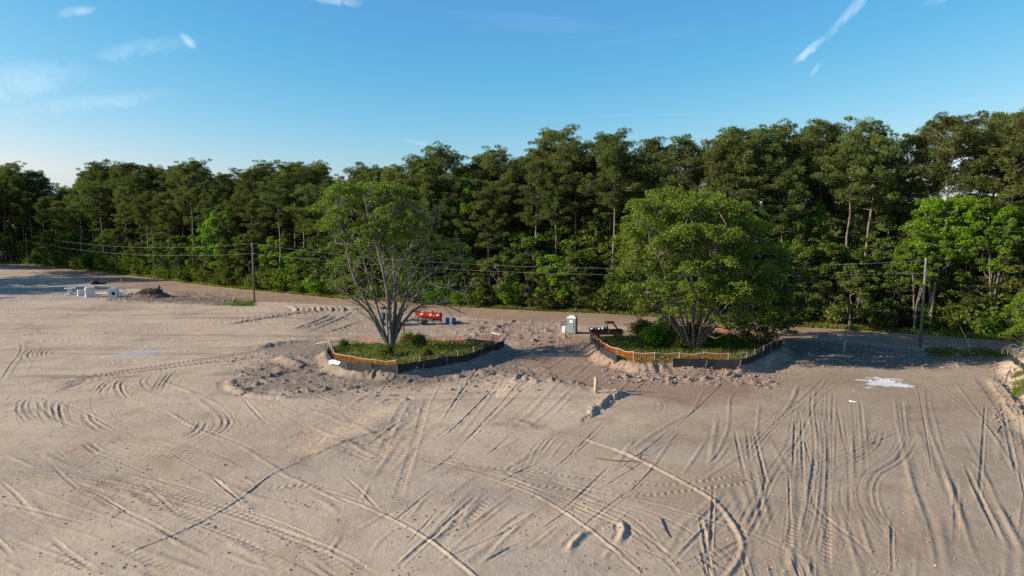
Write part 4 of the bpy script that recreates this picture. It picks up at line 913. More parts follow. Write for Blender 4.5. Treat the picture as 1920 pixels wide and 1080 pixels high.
# bare twiggy bush at the right edge
tb = Buf(); r_ = rng
for i in range(70):
    a = r_.uniform(0, 6.28); L = r_.uniform(1.0, 2.9); P = [np.array([r_.normal(0, .25), r_.normal(0, .25), 0])]
    for q in range(5): P.append(P[-1]+np.array([math.cos(a+q*.35), math.sin(a+q*.35), 1.5-q*.62])*L*.17)
    tb.tube(P, np.linspace(.022, .008, 6), 3, False)
x, y = G(1912, 668, 1.0); tag(link('dry_bush', tb, M['twig'], loc=(x, y, hzf(x, y)-.1)), 'leafless grey tangle of twigs below right-edge bush', 'bush')

# ------------------------------------------------------------------ grass and weeds
def blades(poly_fn, n, hgt_, w_, xr, yr_, name, mt, label=None, cat='grass'):
    X_ = rng.uniform(*xr, n); Y_ = rng.uniform(*yr_, n); k_ = poly_fn(X_, Y_); X_, Y_ = X_[k_], Y_[k_]; Zg = hz(X_, Y_); m = len(X_)
    dens = vnoise(X_*.8, Y_*.8, 4); kk_ = rng.uniform(size=m) < .25+.9*dens; X_, Y_, Zg = X_[kk_], Y_[kk_], Zg[kk_]; m = len(X_); hh = hgt_*(.35+1.1*dens[kk_])*rng.uniform(.5, 1.3, m)
    bf = Buf(); a = rng.uniform(0, 6.28, m); dx = np.cos(a)*w_*.5; dy = np.sin(a)*w_*.5; lx, ly = rng.normal(0, .35, m)*hh, rng.normal(0, .35, m)*hh
    V = np.stack([np.stack([X_-dx, Y_-dy, Zg-.03], 1), np.stack([X_+dx, Y_+dy, Zg-.03], 1), np.stack([X_+lx, Y_+ly, Zg+hh], 1)], 1).reshape(-1, 3)
    bf.add(V, None, (np.arange(m)*3)[:, None]+np.array([[0, 1, 2]]))
    return tag(link(name, bf, M[mt]), label, cat, None, 'stuff')
def weeds(poly_fn, n, h_, xr, yr_, name, mt, label, size=.2):
    X_ = rng.uniform(*xr, n); Y_ = rng.uniform(*yr_, n); k_ = poly_fn(X_, Y_)&(vnoise(X_*.7, Y_*.7, 14) > rng.uniform(.15, .75, n)); X_, Y_ = X_[k_], Y_[k_]; Zg = hz(X_, Y_)
    bf = Buf(); bf.leaves(np.column_stack([X_, Y_, Zg+rng.uniform(0, 1, len(X_))**1.5*h_*(.4+vnoise(X_*1.1, Y_*1.1, 3))]), size, .6); return tag(link(name, bf, M[mt]), label, 'weeds', None, 'stuff')
for P, nm, s1 in ((IL, 'left', 1), (IR, 'right', 2)):
    A = np.array(P); xr = (A[:, 0].min()-1.5, A[:, 0].max()+1.5); yr_ = (A[:, 1].min()-2, A[:, 1].max()+1.5)
    ins = lambda x, y, P=P: polysd(P, x, y) < .2
    blades(ins, 16000, .42, .07, xr, yr_, 'grass', 'grassm', f'dry yellow-green grass covering the {nm} fenced island')
    weeds(ins, 30000, .55, xr, yr_, 'weeds', 'leaf_olive', f'low leafy weeds growing inside the {nm} orange fence')
    weeds(lambda x, y, P=P: (lambda s_: (s_ > .9) & (s_ < 2.4) & (vnoise(x*.25, y*.25, 8) > .58))(polysd(P, x, y)), 9000, .25, xr, yr_, 'weeds', 'leaf_olive', f'weed patches outside black fabric of {nm} island', .15)
verge = lambda x, y: (y-edge_y(x) > -.4+.5*vnoise(x*.4, y*.1, 6)) & (y-edge_y(x) < 2.6)
n_v = 60000; sX = rng.uniform(0, seglen[-1], n_v); vx, vy = along(sX)
def from_pts(X_, Y_, hgt_, w_, name, mt, label):
    Zg = hz(X_, Y_); m = len(X_); dens = vnoise(X_*.5, Y_*.5, 4); hh = hgt_*(.3+1.2*dens)*rng.uniform(.5, 1.3, m); bf = Buf()
    a = rng.uniform(0, 6.28, m); dx = np.cos(a)*w_*.5; dy = np.sin(a)*w_*.5; lx, ly = rng.normal(0, .35, m)*hh, rng.normal(0, .35, m)*hh
    V = np.stack([np.stack([X_-dx, Y_-dy, Zg-.03], 1), np.stack([X_+dx, Y_+dy, Zg-.03], 1), np.stack([X_+lx, Y_+ly, Zg+hh], 1)], 1).reshape(-1, 3)
    bf.add(V, None, (np.arange(m)*3)[:, None]+np.array([[0, 1, 2]])); return tag(link(name, bf, M[mt]), label, 'grass', None, 'stuff')
vy = edge_y(vx)+np.abs(rng.normal(.7, 1.0, n_v)); ok = (PX(vx, vy, 0) > -50) & (PX(vx, vy, 0) < 2000)
from_pts(vx[ok], vy[ok], .55, .11, 'grass', 'grassm', 'yellow-green grass verge along far side of the dirt road')
gx = [G(a, b_) for a, b_ in zip(rng.uniform(1735, 1900, 9000), rng.uniform(653, 670, 9000))]; gx = np.array(gx)
gx = gx[vnoise(gx[:, 0]*.9, gx[:, 1]*.5, 33)*(1-np.abs((gx[:, 0]-gx[:, 0].mean())/(np.ptp(gx[:, 0])*.56))**3) > rng.uniform(.25, .7, len(gx))]
from_pts(gx[:, 0], gx[:, 1], .20, .06, 'grass', 'grassm', 'short grass strip right of tall utility pole')
gx = np.array([G(a, b_) for a, b_ in zip(rng.uniform(432, 476, 4000), rng.uniform(563, 573, 4000))])
gx = gx[vnoise(gx[:, 0]*.5, gx[:, 1]*.5, 35) > rng.uniform(.2, .7, len(gx))]
from_pts(gx[:, 0], gx[:, 1], .22, .09, 'grass', 'leaf_olive', 'small green grass patch at foot of thin left pole')
gx = np.array([G(a, b_, .8) for a, b_ in zip(rng.uniform(1900, 1990, 9000), rng.uniform(688, 730, 9000))])
gx = gx[vnoise(gx[:, 0]*.9, gx[:, 1]*.9, 34) > rng.uniform(.3, .75, len(gx))]
from_pts(gx[:, 0], gx[:, 1], .42, .06, 'grass', 'leaf_olive', 'tall grass tuft on the bank at right edge')

# ------------------------------------------------------------------ fences round the islands
def ring(P, step):
    A = np.array(P+[P[0]]); s_ = np.concatenate([[0], np.cumsum(np.hypot(*np.diff(A, axis=0).T))]); n = max(3, int(round(s_[-1]/step))); t_ = np.linspace(0, s_[-1], n+1)[:-1]
    return np.stack([np.interp(t_, s_, A[:, 0]), np.interp(t_, s_, A[:, 1])], 1)
def orange_fence(P, label, top_fn):
    Q = ring(P, 2.35); c = Q.mean(0); root = thing('safety_fence', label, 'fence', (c[0], c[1], ISL_H)); n = len(Q); st_ = Buf().box((0, 0, .42), (.045, .035, 1.25)).mesh('stake')
    for i in range(n):
        a, b2 = Q[i], Q[(i+1) % n]; za, zb = hzf(*a), hzf(*b2); 
        o = link('stake', st_, M['railwhite'], root, (a[0]-c[0], a[1]-c[1], za-ISL_H), (rng.normal(0, .10), rng.normal(0, .10), rng.uniform(0, 1.5)))
        sag = rng.uniform(.0, .22); ht = FEN_H*rng.uniform(.9, 1.0); bf = Buf(); L = math.hypot(*(b2-a)); d = (b2-a)/L; nv = int(L/(.22 if top_fn(i, a) else .13))
        def pnt(s_, v): # along, up
            z_ = za+(zb-za)*s_/L+v*ht*(1-sag*4*(s_/L)*(1-s_/L))+.03
            w_ = .04*math.sin(s_*2+i); return np.array([a[0]-c[0]+d[0]*s_-d[1]*w_, a[1]-c[1]+d[1]*s_+d[0]*w_, z_-ISL_H])
        hw = .011 if top_fn(i, a) else .014
        for k_ in range(nv+1):
            s_ = L*k_/nv; A, B = pnt(max(0, s_-hw), 0), pnt(min(L, s_+hw), 0); A2, B2 = pnt(max(0, s_-hw), 1), pnt(min(L, s_+hw), 1); bf.add([A, B, B2, A2], [[0, 1, 2, 3]])
        for k_ in range(7):
            v = k_/6; w_ = (.006 if top_fn(i, a) else .010) if 0 < k_ < 6 else .016
            for j in range(4):
                A, B = pnt(L*j/4, v), pnt(L*(j+1)/4, v); e = np.array([0, 0, w_]); bf.add([A-e, B-e, B+e, A+e], [[0, 1, 2, 3]])
        link('netting', bf, M['orange'], root)
        if top_fn(i, a):
            rb = Buf(); rb.tube([pnt(0, 1)+[0, 0, .05], pnt(L/2, 1)+[0, 0, .05], pnt(L, 1)+[0, 0, .05]], .024, 4); link('rail', rb, M['railwhite'], root)
    return root
orange_fence(IL, 'orange mesh safety fence on pale stakes around left tree island', lambda i, a: a[1] < 74)
orange_fence(IR, 'orange mesh safety fence with pale top rail around right tree island', lambda i, a: a[1] < 76)
def snap(P, L, out=.85):
    "fabric trace: pixels of its top edge -> points just outside the fence line P, with the height of the top"
    A = np.array(P); B = np.roll(A, -1, 0); c = A.mean(0); res = []
    for px, py in L:
        q = np.array(G(px, py, 1.2)); e = B-A; t_ = np.clip(((q-A)*e).sum(1)/(e*e).sum(1), 0, 1); F = A+e*t_[:, None]; k_ = int(np.argmin(((q-F)**2).sum(1)))
        nrm = np.array([e[k_][1], -e[k_][0]]); nrm /= np.linalg.norm(nrm)
        if nrm@(F[k_]-c) < 0: nrm = -nrm
        p = F[k_]+nrm*out; p[0] = (px-960)/1280*(p[1]*cp+14*sp); res.append((p[0], p[1], zrow(py, p[1])+.16))
    return res
def silt(P, label, h_=None, out=.9, base=None):
    "black fabric strip on stakes along a polyline of (x, y, top height)"
    A3 = np.array([(p[0], p[1], p[2] if h_ is None else hzf(p[0], p[1])+h_) for p in P]); A = A3[:, :2]
    s_ = np.concatenate([[0], np.cumsum(np.hypot(*np.diff(A, axis=0).T))]); n = max(2, int(s_[-1]/2.6)+1); t_ = np.linspace(0, s_[-1], n)
    Q = np.stack([np.interp(t_, s_, A[:, 0]), np.interp(t_, s_, A[:, 1])], 1); Tz = np.interp(t_, s_, A3[:, 2]); c = Q.mean(0); root = thing('silt_fence', label, 'silt fence', (c[0], c[1], 0))
    st_ = Buf().box((0, 0, .3), (.04, .04, 1.0)).mesh('stake')
    for i in range(n):
        z_ = hzf(*Q[i]); link('stake', st_, M['woodgrey'], root, (Q[i][0]-c[0], Q[i][1]-c[1], z_), (rng.normal(0, .08), rng.normal(0, .08), 0))
        if i == n-1: break
        a, b2 = Q[i], Q[i+1]; m = 9; rows = 5; V = []; d = (b2-a)/np.linalg.norm(b2-a); sg = rng.uniform(0, .14); ph = rng.uniform(0, 6)
        for k_ in range(rows):
            v = k_/(rows-1)
            for j in range(m):
                u = j/(m-1); p = a+(b2-a)*u; bulge = .10*math.sin(math.pi*u)*v*rng.uniform(.3, 1)+.05*math.sin(u*9+ph+v*3)*math.sin(math.pi*u)
                V.append([p[0]-c[0]-d[1]*bulge, p[1]-c[1]+d[0]*bulge, hzf(*p)-.10+v*(max(.3, Tz[i]*(1-u)+Tz[i+1]*u-hzf(*p))+.10)*(1-sg*4*u*(1-u))+rng.normal(0, .012)])
        q = [[k_*m+j, k_*m+j+1, (k_+1)*m+j+1, (k_+1)*m+j] for k_ in range(rows-1) for j in range(m-1)]
        bf = Buf(); bf.add(V, q); link('fabric', bf.mesh('fabric', True), M['silt'], root)
    return root
def gpl(L, z): return [G(a, b_, z) for a, b_ in L]
# pixel traces of the top edge of the fabric, at about 1.15 m
silt(snap(IL, [(609,645),(611,656),(616,671),(624,679),(640,681),(665,682),(700,685),(737,687),(775,683),(825,673),(875,668),(912,653),(945,640)]), 'black silt fence sweeping round front of left tree island')
silt(gpl([(614,643),(640,639),(664,634),(690,637),(712,640)], 1.25), 'short black silt fence at back left corner of left island', .4)
silt(gpl([(768,640),(790,635),(830,634),(880,637),(925,640)], 1.2), 'low black silt fence along back of left tree island', .5)
silt(snap(IR, [(1106,622),(1112,638),(1124,652),(1140,661),(1156,667)]), 'black silt fence down left side of right tree island')
silt(snap(IR, [(1262,675),(1300,675),(1345,676),(1386,676)]), 'black silt fence along front of right tree island')
silt(snap(IR, [(1388,676),(1405,671),(1425,664),(1445,652),(1466,638)]), 'black silt fence curving up right end of right island')
silt(gpl([(1895,657),(1903,668),(1925,684),(1960,700)], 1.5), 'black silt fence on the bank at right edge', .6)
# the loose white sheet tied on the left island's corner
bf = Buf(); a, b2 = np.array(G(618,683,.75)), np.array(G(664,690,.7)); V = []
for k_ in range(4):
    for j in range(12):
        u = j/11; p = a+(b2-a)*u; V.append([p[0], p[1]-.25-.05*k_*rng.uniform(.2, 1), hzf(p[0], p[1]-.25)+.12+k_*.13+rng.normal(0, .02)+(.08*math.sin(u*7) if k_ > 1 else 0)])
bf.add(V, [[k_*12+j, k_*12+j+1, (k_+1)*12+j+1, (k_+1)*12+j] for k_ in range(3) for j in range(11)])
tag(link('plastic_sheet', bf.mesh('sheet', True), M['white']), 'crumpled white plastic sheet on black fence at left island corner', 'plastic sheet')
# plank and peg where the left fence begins
x, y = G(590, 643, .3); tag(link('wooden_peg', Buf().tube([(0, 0, -.2), (.05, 0, .9)], .05, 6), M['wood'], loc=(x, y, hzf(x, y))), 'dark wooden peg left of the orange fence start', 'peg')
xa, ya = G(592, 640, 1.0); xb, yb = G(620, 641, 1.5); bb = Buf(); bb.tube([(xa, ya, hzf(xa, ya)+.7), ((xa+xb)/2, (ya+yb)/2, 1.15), (xb, yb, ISL_H+.9)], .045, 5)
for q in range(5):
    f = (q+.5)/5; xx, yy = xa+(xb-xa)*f, ya+(yb-ya)*f; bb.box((xx, yy, hzf(xx, yy)+.3), (.05, .03, .75))
tag(link('plank_rail', bb, M['wood']), 'low pale timber rail joining left corner of left island fence', 'rail')

# ------------------------------------------------------------------ portable toilet
x, y = G(1073, 624); z = hzf(x, y); o = thing('portable_toilet', 'grey portable toilet with white roof standing beside the dirt road', 'toilet', (x, y, z), R(-20))
b_ = Buf()
for (cx, cy, sx_, sy_) in ((-.53, 0, .05, 1.1), (.53, 0, .05, 1.1), (0, .53, 1.02, .05)): b_.box((cx, cy, 1.08), (sx_, sy_, 1.96))
for s in (-1, 1):
    b_.box((s*.47, -.53, 1.08), (.14, .06, 1.96)); 
    for q in (-.3, 0, .3): b_.box((s*.565, q, 1.0), (.03, .14, 1.6))
b_.box((0, -.53, 2.0), (.80, .06, .12)); link('wall', b_, M['grey'], o)
d_ = link('door', Buf().box((0, 0, 0), (.78, .04, 1.84)).box((0, -.03, -.45), (.6, .03, .7)).box((0, -.03, .42), (.6, .03, .75)), M['grey'], o, (0, -.545, 1.03))
link('handle', Buf().box((.30, -.055, -.02), (.06, .05, .16)), M['darkgrey'], d_)
link('notice', Buf().box((0, -.052, .62), (.42, .012, .34)), M['white'], d_)
rf = Buf(); rf.box((0, 0, 2.11), (1.22, 1.22, .10)); rf.box((0, 0, 2.235), (1.16, 1.16, .15), taper=.55); rf.box((0, 0, 2.33), (.60, .60, .05), taper=.8)
link('roof', rf, M['white'], o); link('vent_pipe', Buf().lathe([(0.001, 2.75), (.05, 2.75), (.05, .3)], (.38, .38, -.2), 8), M['darkgrey'], o)
link('skid', Buf().box((-.42, 0, .05), (.14, 1.3, .1)).box((.42, 0, .05), (.14, 1.3, .1)).box((0, 0, .10), (1.1, 1.1, .04)), M['darkgrey'], o)
for s in (-1, 1): link('vent_grille', Buf().box((s*.56, .0, 1.82), (.02, .7, .16)), M['black'], o)
x, y = G(1058.5, 622); b_ = Buf(); b_.lathe([(.001, 0), (.27, 0), (.30, .08), (.30, .78), (.26, .86), (.10, .88), (.001, .88)], sides=14)
t_ = thing('hand_wash_station', 'white plastic drum standing at left side of portable toilet', 'drum', (x, y, hzf(x, y)-.03)); link('body', b_.mesh('body', True), M['white'], t_); link('lid', Buf().lathe([(.08, .88), (.08, .95), (.001, .95)], sides=10), M['grey'], t_)

# ------------------------------------------------------------------ wheels
def wheel(parent, c, r, w_, rim='steel'):
    b_ = Buf(); b_.lathe([(r*.55, -w_/2), (r*.9, -w_/2), (r, -w_*.35), (r, w_*.35), (r*.9, w_/2), (r*.55, w_/2)], (0, 0, 0), 20, 'y')
    for a in range(14): th = a*2*math.pi/14; b_.box((math.cos(th)*r, 0, math.sin(th)*r), (.06, w_*.9, .05), ry=-th)
    wh = link('wheel', b_, M['rubber'], parent, c)
    link('rim', Buf().lathe([(.001, -w_*.3), (r*.2, -w_*.3), (r*.5, -w_*.2), (r*.58, -w_*.46)], (0, 0, 0), 14, 'y').lathe([(r*.58, w_*.46), (r*.5, w_*.2), (r*.2, w_*.3), (.001, w_*.3)], (0, 0, 0), 14, 'y'), M[rim], wh)
    return wh
# black utility vehicle behind the right fence corner
x, y = G(1137, 632); z = hzf(x, y); o = thing('utility_vehicle', 'black open utility vehicle with cargo bed parked behind right island fence', 'utility vehicle', (x, y, z), R(4))
b_ = Buf(); b_.box((0, 0, .50), (3.9, .9, .16)); b_.box((1.25, 0, .74), (1.3, 1.35, .42)); b_.box((1.65, 0, .90), (.75, 1.2, .22), taper=.8); b_.box((.25, 0, .66), (1.0, 1.4, .25)); link('body', b_, M['black'], o)
b_ = Buf(); b_.box((-1.15, 0, .82), (1.9, 1.4, .06))
for s in (-1, 1): b_.box((-1.15, s*.70, .98), (1.9, .05, .36))
b_.box((-2.1, 0, .98), (.05, 1.4, .36)); b_.box((-.2, 0, 1.0), (.05, 1.4, .42)); link('cargo_bed', b_, M['black'], o)
b_ = Buf()
for s in (-.62, .62):
    b_.tube([(-.12, s, .85), (-.08, s, 1.78), (.15, s, 1.9), (.78, s, 1.86), (1.42, s, 1.02)], .055, 6); b_.tube([(.45, s, .85), (.42, s, 1.0)], .05, 5)
for q in ((-.08, 1.78), (.15, 1.9), (.78, 1.86), (1.38, 1.06)): b_.tube([(q[0], -.62, q[1]), (q[0], .62, q[1])], .04, 6)
link('roll_cage', b_, M['black'], o); link('roof_panel', Buf().box((.42, 0, 1.93), (1.0, 1.34, .06)), M['black'], o)
link('rear_screen', Buf().box((-.10, 0, 1.48), (.03, 1.14, .5)), M['darkgrey'], o)
link('seat', Buf().box((.25, 0, .90), (.5, 1.15, .18)).box((.02, 0, 1.2), (.14, 1.15, .5)), M['darkgrey'], o)
link('steering_wheel', Buf().tube([(.95+.05*math.cos(a), -.3+.17*math.cos(a), 1.18+.17*math.sin(a)) for a in np.linspace(0, 6.28, 12)], .02, 5), M['black'], o)
for s in (-.45, .45): link('headlight', Buf().box((2.03, s, .92), (.05, .26, .12)), M['glass'], o)
link('front_bumper', Buf().tube([(2.05, -.6, .55), (2.15, -.4, .6), (2.15, .4, .6), (2.05, .6, .55)], .045, 6), M['black'], o)
for cx in (-1.35, 1.35):
    for s in (-1, 1):
        wheel(o, (cx, s*.72, .36), .36, .26); link('fender', Buf().box((cx, s*.70, .80), (.82, .30, .08)), M['black'], o)
ov = o
from mathutils import Matrix
def onveh(px, py, pz):
    v = Matrix.Rotation(R(4), 3, 'Z') @ Vector((px, py, pz)); return (v[0]+x, v[1]+y, v[2]+z)
def jug(name, lab, cat, loc, r, h_, mt):
    b_ = Buf(); b_.lathe([(.001, 0), (r, 0), (r, h_*.75), (r*.4, h_*.92), (r*.4, h_), (.001, h_)], sides=12); t_ = thing(name, lab, cat, loc); link('body', b_.mesh('body', True), M[mt], t_)
    link('cap', Buf().lathe([(r*.42, h_), (r*.42, h_*1.08), (.001, h_*1.08)], sides=8), M['grey'], t_); return t_
M['palegreen'] = mat('pale_green_plastic', (.42, .52, .46), .5)
b_ = Buf(); b_.lathe([(.001, 0), (.15, 0), (.18, .40), (.19, .42), (.17, .42), (.14, .03)], sides=14)
t_ = thing('bucket', 'white bucket on tail end of black utility vehicle', 'bucket', onveh(-1.95, -.5, .855)); link('body', b_.mesh('body', True), M['white'], t_)
link('handle', Buf().tube([(.18*math.cos(a), .0, .42+.15*math.sin(a)) for a in np.linspace(0, 3.14, 8)], .008, 4), M['steel'], t_)
jug('jug', 'larger pale green jug lying midway in vehicle cargo bed', 'jug', onveh(-.95, -.3, .855), .20, .42, 'palegreen'); jug('jug', 'small white jug nearest cab in vehicle cargo bed', 'jug', onveh(-.45, .1, .855), .12, .46, 'white')
jug('jug', 'small pale jug nearest bucket in vehicle cargo bed', 'jug', onveh(-1.4, -.35, .855), .11, .34, 'palegreen')

# ------------------------------------------------------------------ red fuel tank on its trailer
x, y = G(803, 607); z = hzf(x, y); o = thing('fuel_trailer', 'red horizontal fuel tank on dark wheeled trailer behind left island', 'fuel tank', (x, y, z), R(-3))
tk = Buf(); prof = [(.001, -1.55), (.30, -1.54), (.44, -1.45), (.47, -1.3), (.50, -.4), (.54, .6), (.56, 1.42), (.50, 1.55), (.30, 1.61), (.001, 1.62)]
tk.lathe(prof, (0, 0, 0), 24, 'x'); tn = link('tank', tk.mesh('tank', True), M['red'], o, (.35, 0, 1.27), (0, R(5), 0))
for q in (-1.0, .3, 1.35): link('band', Buf().lathe([(.56, q-.03), (.585, q-.03), (.585, q+.03), (.56, q+.03)], (0, 0, 0), 24, 'x'), M['redfade'], tn)
link('manhole', Buf().lathe([(.001, .66), (.16, .66), (.16, .50)], (.2, 0, 0), 12), M['redfade'], tn)
for q in (-1.1, -.7, -.2, .6, 1.1): link('fitting', Buf().lathe([(.001, .66), (.05, .66), (.05, .46)], (q, rng.uniform(-.1, .1), 0), 8), M['cream'], tn)
def decal(pts, xq, ang, mt, r_=.565):
    V = [(xq+a, -math.cos(ang+b2/r_)*r_, math.sin(ang+b2/r_)*r_) for a, b2 in pts]; V.append((xq, -math.cos(ang)*(r_+.004), math.sin(ang)*(r_+.004))); n = len(pts)
    bf = Buf(); bf.add(V, None, [[i, (i+1) % n, n] for i in range(n)]); return link('decal', bf, M[mt], tn)
circ = [(.17*math.cos(a), .17*math.sin(a)) for a in np.linspace(0, 6.28, 15)[:-1]]
decal(circ, -1.15, .35, 'cream', .50); decal([(.19, 0), (0, .19), (-.19, 0), (0, -.19)], .05, .35, 'white', .545); decal([(.26, .0), (.1, .14), (-.24, .04), (-.1, -.14)], 1.05, .42, 'white', .575)
decal([(a*.45, b2*.45) for a, b2 in circ], .5, .18, 'cream', .565)
link('pump_box', Buf().box((-1.45, 0, 1.55), (.62, .7, .58)), M['red'], o)
fr = Buf(); 
for s in (-.42, .42): fr.tube([(-1.9, s, .62), (2.0, s, .55)], .05, 4)
for q in (-1.5, -.4, .7, 1.8): fr.tube([(q, -.42, .6), (q, .42, .6)], .04, 4); 
for q in (-1.45, -.3, .6, 1.7):
    for s in (-.42, .42): fr.tube([(q, s, .6), (q, s*.9, .95)], .04, 4); fr.tube([(q, s, .6), (q+.3, s, .02)], .03, 4)
fr.tube([(-1.9, -.42, .62), (-3.0, 0, .5), (-1.9, .42, .62)], .05, 4); link('frame', fr, M['steel'], o)
link('jack', Buf().tube([(-2.9, 0, .9), (-2.9, 0, .02)], .04, 6), M['steel'], o)
for s in (-.62, .62): wheel(o, (-.55, s, .34), .34, .2); 
link('hose', Buf().tube([(-1.6, -.4, 1.3), (-1.9, -.5, .7), (-1.3, -.6, .35), (-.9, -.75, .3), (-1.2, -.8, .1), (-1.7, -.7, .06)], .03, 6), M['rubber'], o)
for px, lab in ((839, 'blue drum left of the two behind left island'), (851, 'blue drum right of the two behind left island')):
    xx, yy = G(px, 606); t_ = thing('blue_drum', lab, 'drum', (xx, yy, hzf(xx, yy)-.02), group='blue drums'); b_ = Buf()
    b_.lathe([(.001, 0), (.27, 0), (.29, .05), (.29, .30), (.305, .32), (.29, .34), (.29, .60), (.305, .62), (.29, .64), (.29, .86), (.27, .90), (.24, .88), (.001, .88)], sides=18); link('body', b_.mesh('body', True), M['blue'], t_)
    link('bung', Buf().lathe([(.04, .87), (.04, .91), (.001, .91)], (.12, 0, 0), 8), M['white'], t_)
xx, yy = G(844.5, 607.5); jug('jug', 'small white jug between the two blue drums', 'jug', (xx, yy, hzf(xx, yy)-.01), .11, .42, 'white')
# dark blue tractor behind the fan-shaped tree
x, y = G(731, 608); z = hzf(x, y); o = thing('tractor', 'dark blue compact tractor with black canopy behind fan-shaped tree', 'tractor', (x, y, z), R(25))
b_ = Buf(); b_.box((.75, 0, 1.05), (1.3, .62, .62), taper=.92); b_.box((-.1, 0, .8), (.9, .6, .4)); b_.box((-.75, 0, 1.15), (.75, 1.25, 1.0)); link('body', b_, M['navy'], o)
link('canopy', Buf().box((-.45, 0, 2.38), (1.5, 1.35, .08)).box((-.45, 0, 2.44), (1.2, 1.05, .05)), M['black'], o)
b_ = Buf()
for cx in (-1.05, .1):
    for s in (-.58, .58): b_.tube([(cx, s, .9), (cx, s, 2.36)], .035, 5)
link('canopy_post', b_, M['black'], o); link('grille', Buf().box((1.42, 0, 1.0), (.04, .5, .5)), M['darkgrey'], o)
link('seat', Buf().box((-.3, 0, 1.2), (.45, .5, .12)).box((-.5, 0, 1.45), (.1, .5, .45)), M['black'], o)
for s in (-.72, .72): wheel(o, (-.75, s, .62), .62, .34, 'white'); wheel(o, (1.05, s*.85, .38), .38, .24, 'white')

# ------------------------------------------------------------------ posts, stakes and poles
def post(px, py, pz, h_, r, mt, name, lab, cat, lean=(0, 0), sides=10, cap=None):
    x, y = G(px, py, pz); z = hzf(x, y); b_ = Buf(); b_.tube([(0, 0, -.3), (lean[0]*.5, lean[1]*.5, h_*.5), (lean[0], lean[1], h_)], [r*1.03, r, r*.97], sides)
    return tag(link(name, b_.mesh(name, True) if r > .1 else b_, M[mt], loc=(x, y, z)), lab, cat)
post(1117, 737, .3, 1.35, .16, 'wood', 'wooden_post', 'short thick round wooden post at edge of raised sand by access road', 'post')
post(757, 628, 0, 1.25, .13, 'root', 'wooden_post', 'brown wooden post behind back fence of left island', 'post')
post(1582, 662, 0, 1.5, .13, 'woodgrey', 'wooden_post', 'grey wooden post in shaded torn soil right of right island', 'post', (.05, 0))
post(943, 609, 0, 1.25, .07, 'wood', 'marker_stake', 'pale wooden stake on small dirt mound between islands', 'stake')
post(228, 541, 0, 2.1, .05, 'railwhite', 'marker_stake', 'pale thin marker stake behind concrete drain boxes', 'stake')
post(434, 567, 0, 1.7, .05, 'yellow', 'marker_stake', 'leaning pale yellow stake left of thin utility pole', 'stake', (.9, 0))
post(1886, 660, 0, .9, .045, 'orange', 'marker_stake', 'small orange stake beside right edge bush', 'stake')
post(1822, 652, 0, 2.45, .035, 'yellow', 'guy_rod', 'leaning pale yellow rod right of tall utility pole', 'rod', (-1.35, .3), 6)
def pole(px, py, topy, r, mt, lab, guy=None):
    x, y = G(px, py); z = hzf(x, y); h_ = zrow(topy, y)-z; o = thing('utility_pole', lab, 'utility pole', (x, y, z)); b_ = Buf(); b_.tube([(0, 0, -.4), (0, 0, h_*.5), (.03, 0, h_)], [r, r*.85, r*.68], 12)
    link('shaft', b_.mesh('shaft', True), M[mt], o); link('insulator', Buf().lathe([(.001, .22), (.05, .2), (.07, .12), (.04, .08), (.04, 0)], (0, 0, h_), 8), M['white'], o)
    link('bracket', Buf().box((r, -.02, h_-1.6), (.16, .1, .3)), M['galv'], o); return x, y, z, h_
pA = pole(477, 564, 458, .15, 'pole', 'thin dark wooden utility pole beside the dirt road at left')
pB = pole(1725, 652, 488, .17, 'polegrey', 'tall grey wooden utility pole before the wood at right')
pC = pole(53, 505, 440, .10, 'pole', 'distant wooden utility pole in shaded wood at far left')
xD, yD = 82.0, 62.0
def wire(a, b2, za, zb, sag, lab):
    a = np.array([a[0], a[1], za]); b2 = np.array([b2[0], b2[1], zb]); t_ = np.linspace(0, 1, 30)[:, None]; P = a+(b2-a)*t_; P[:, 2] -= sag*4*(t_*(1-t_))[:, 0]
    bf = Buf(); bf.tube(P-a, .009, 4); tag(link('power_line', bf, M['galv'], loc=a), lab, 'power line', 'overhead lines')
wire(pA, pB, pA[2]+pA[3]+.1, pB[2]+pB[3]-.05, 2.3, 'upper overhead wire between the two roadside utility poles'); wire(pA, pB, pA[2]+pA[3]-1.6, pB[2]+pB[3]-1.5, 1.6, 'lower overhead wire between the two roadside utility poles')
wire(pC, pA, pC[2]+pC[3]+.1, pA[2]+pA[3]+.1, 1.9, 'upper overhead wire running left from thin utility pole'); wire(pC, pA, pC[2]+pC[3]-1.6, pA[2]+pA[3]-1.6, 1.8, 'lower overhead wire running left from thin utility pole')

# ------------------------------------------------------------------ precast drain pieces by the far road
def drain(px, py, lab, rz=35): x, y = G(px, py); return thing('concrete_drain_piece', lab, 'concrete drain', (x, y, hzf(x, y)-.03), R(rz))
def hollow(b_, w_, d, h_, t_=.14):
    for s in (-1, 1): b_.box((s*(w_-t_)/2, 0, h_/2), (t_, d, h_)); b_.box((0, s*(d-t_)/2, h_/2), (w_-2*t_, t_, h_))
    b_.box((0, 0, .06), (w_-2*t_-.01, d-2*t_-.01, .12)); return b_
def torus(b_, c, R_, r, a0=0, a1=6.283, tilt=0):
    P = [(c[0]+R_*math.cos(a)*math.cos(tilt), c[1]+R_*math.cos(a)*math.sin(tilt), c[2]+R_*math.sin(a)) for a in np.linspace(a0, a1, 20)]; b_.tube(P, r, 6); return b_
o = drain(132, 552, 'flared white concrete end section leftmost of the drain pieces'); link('slab', Buf().box((0, 0, 1.28), (1.8, 1.3, .14)), M['concrete'], o)
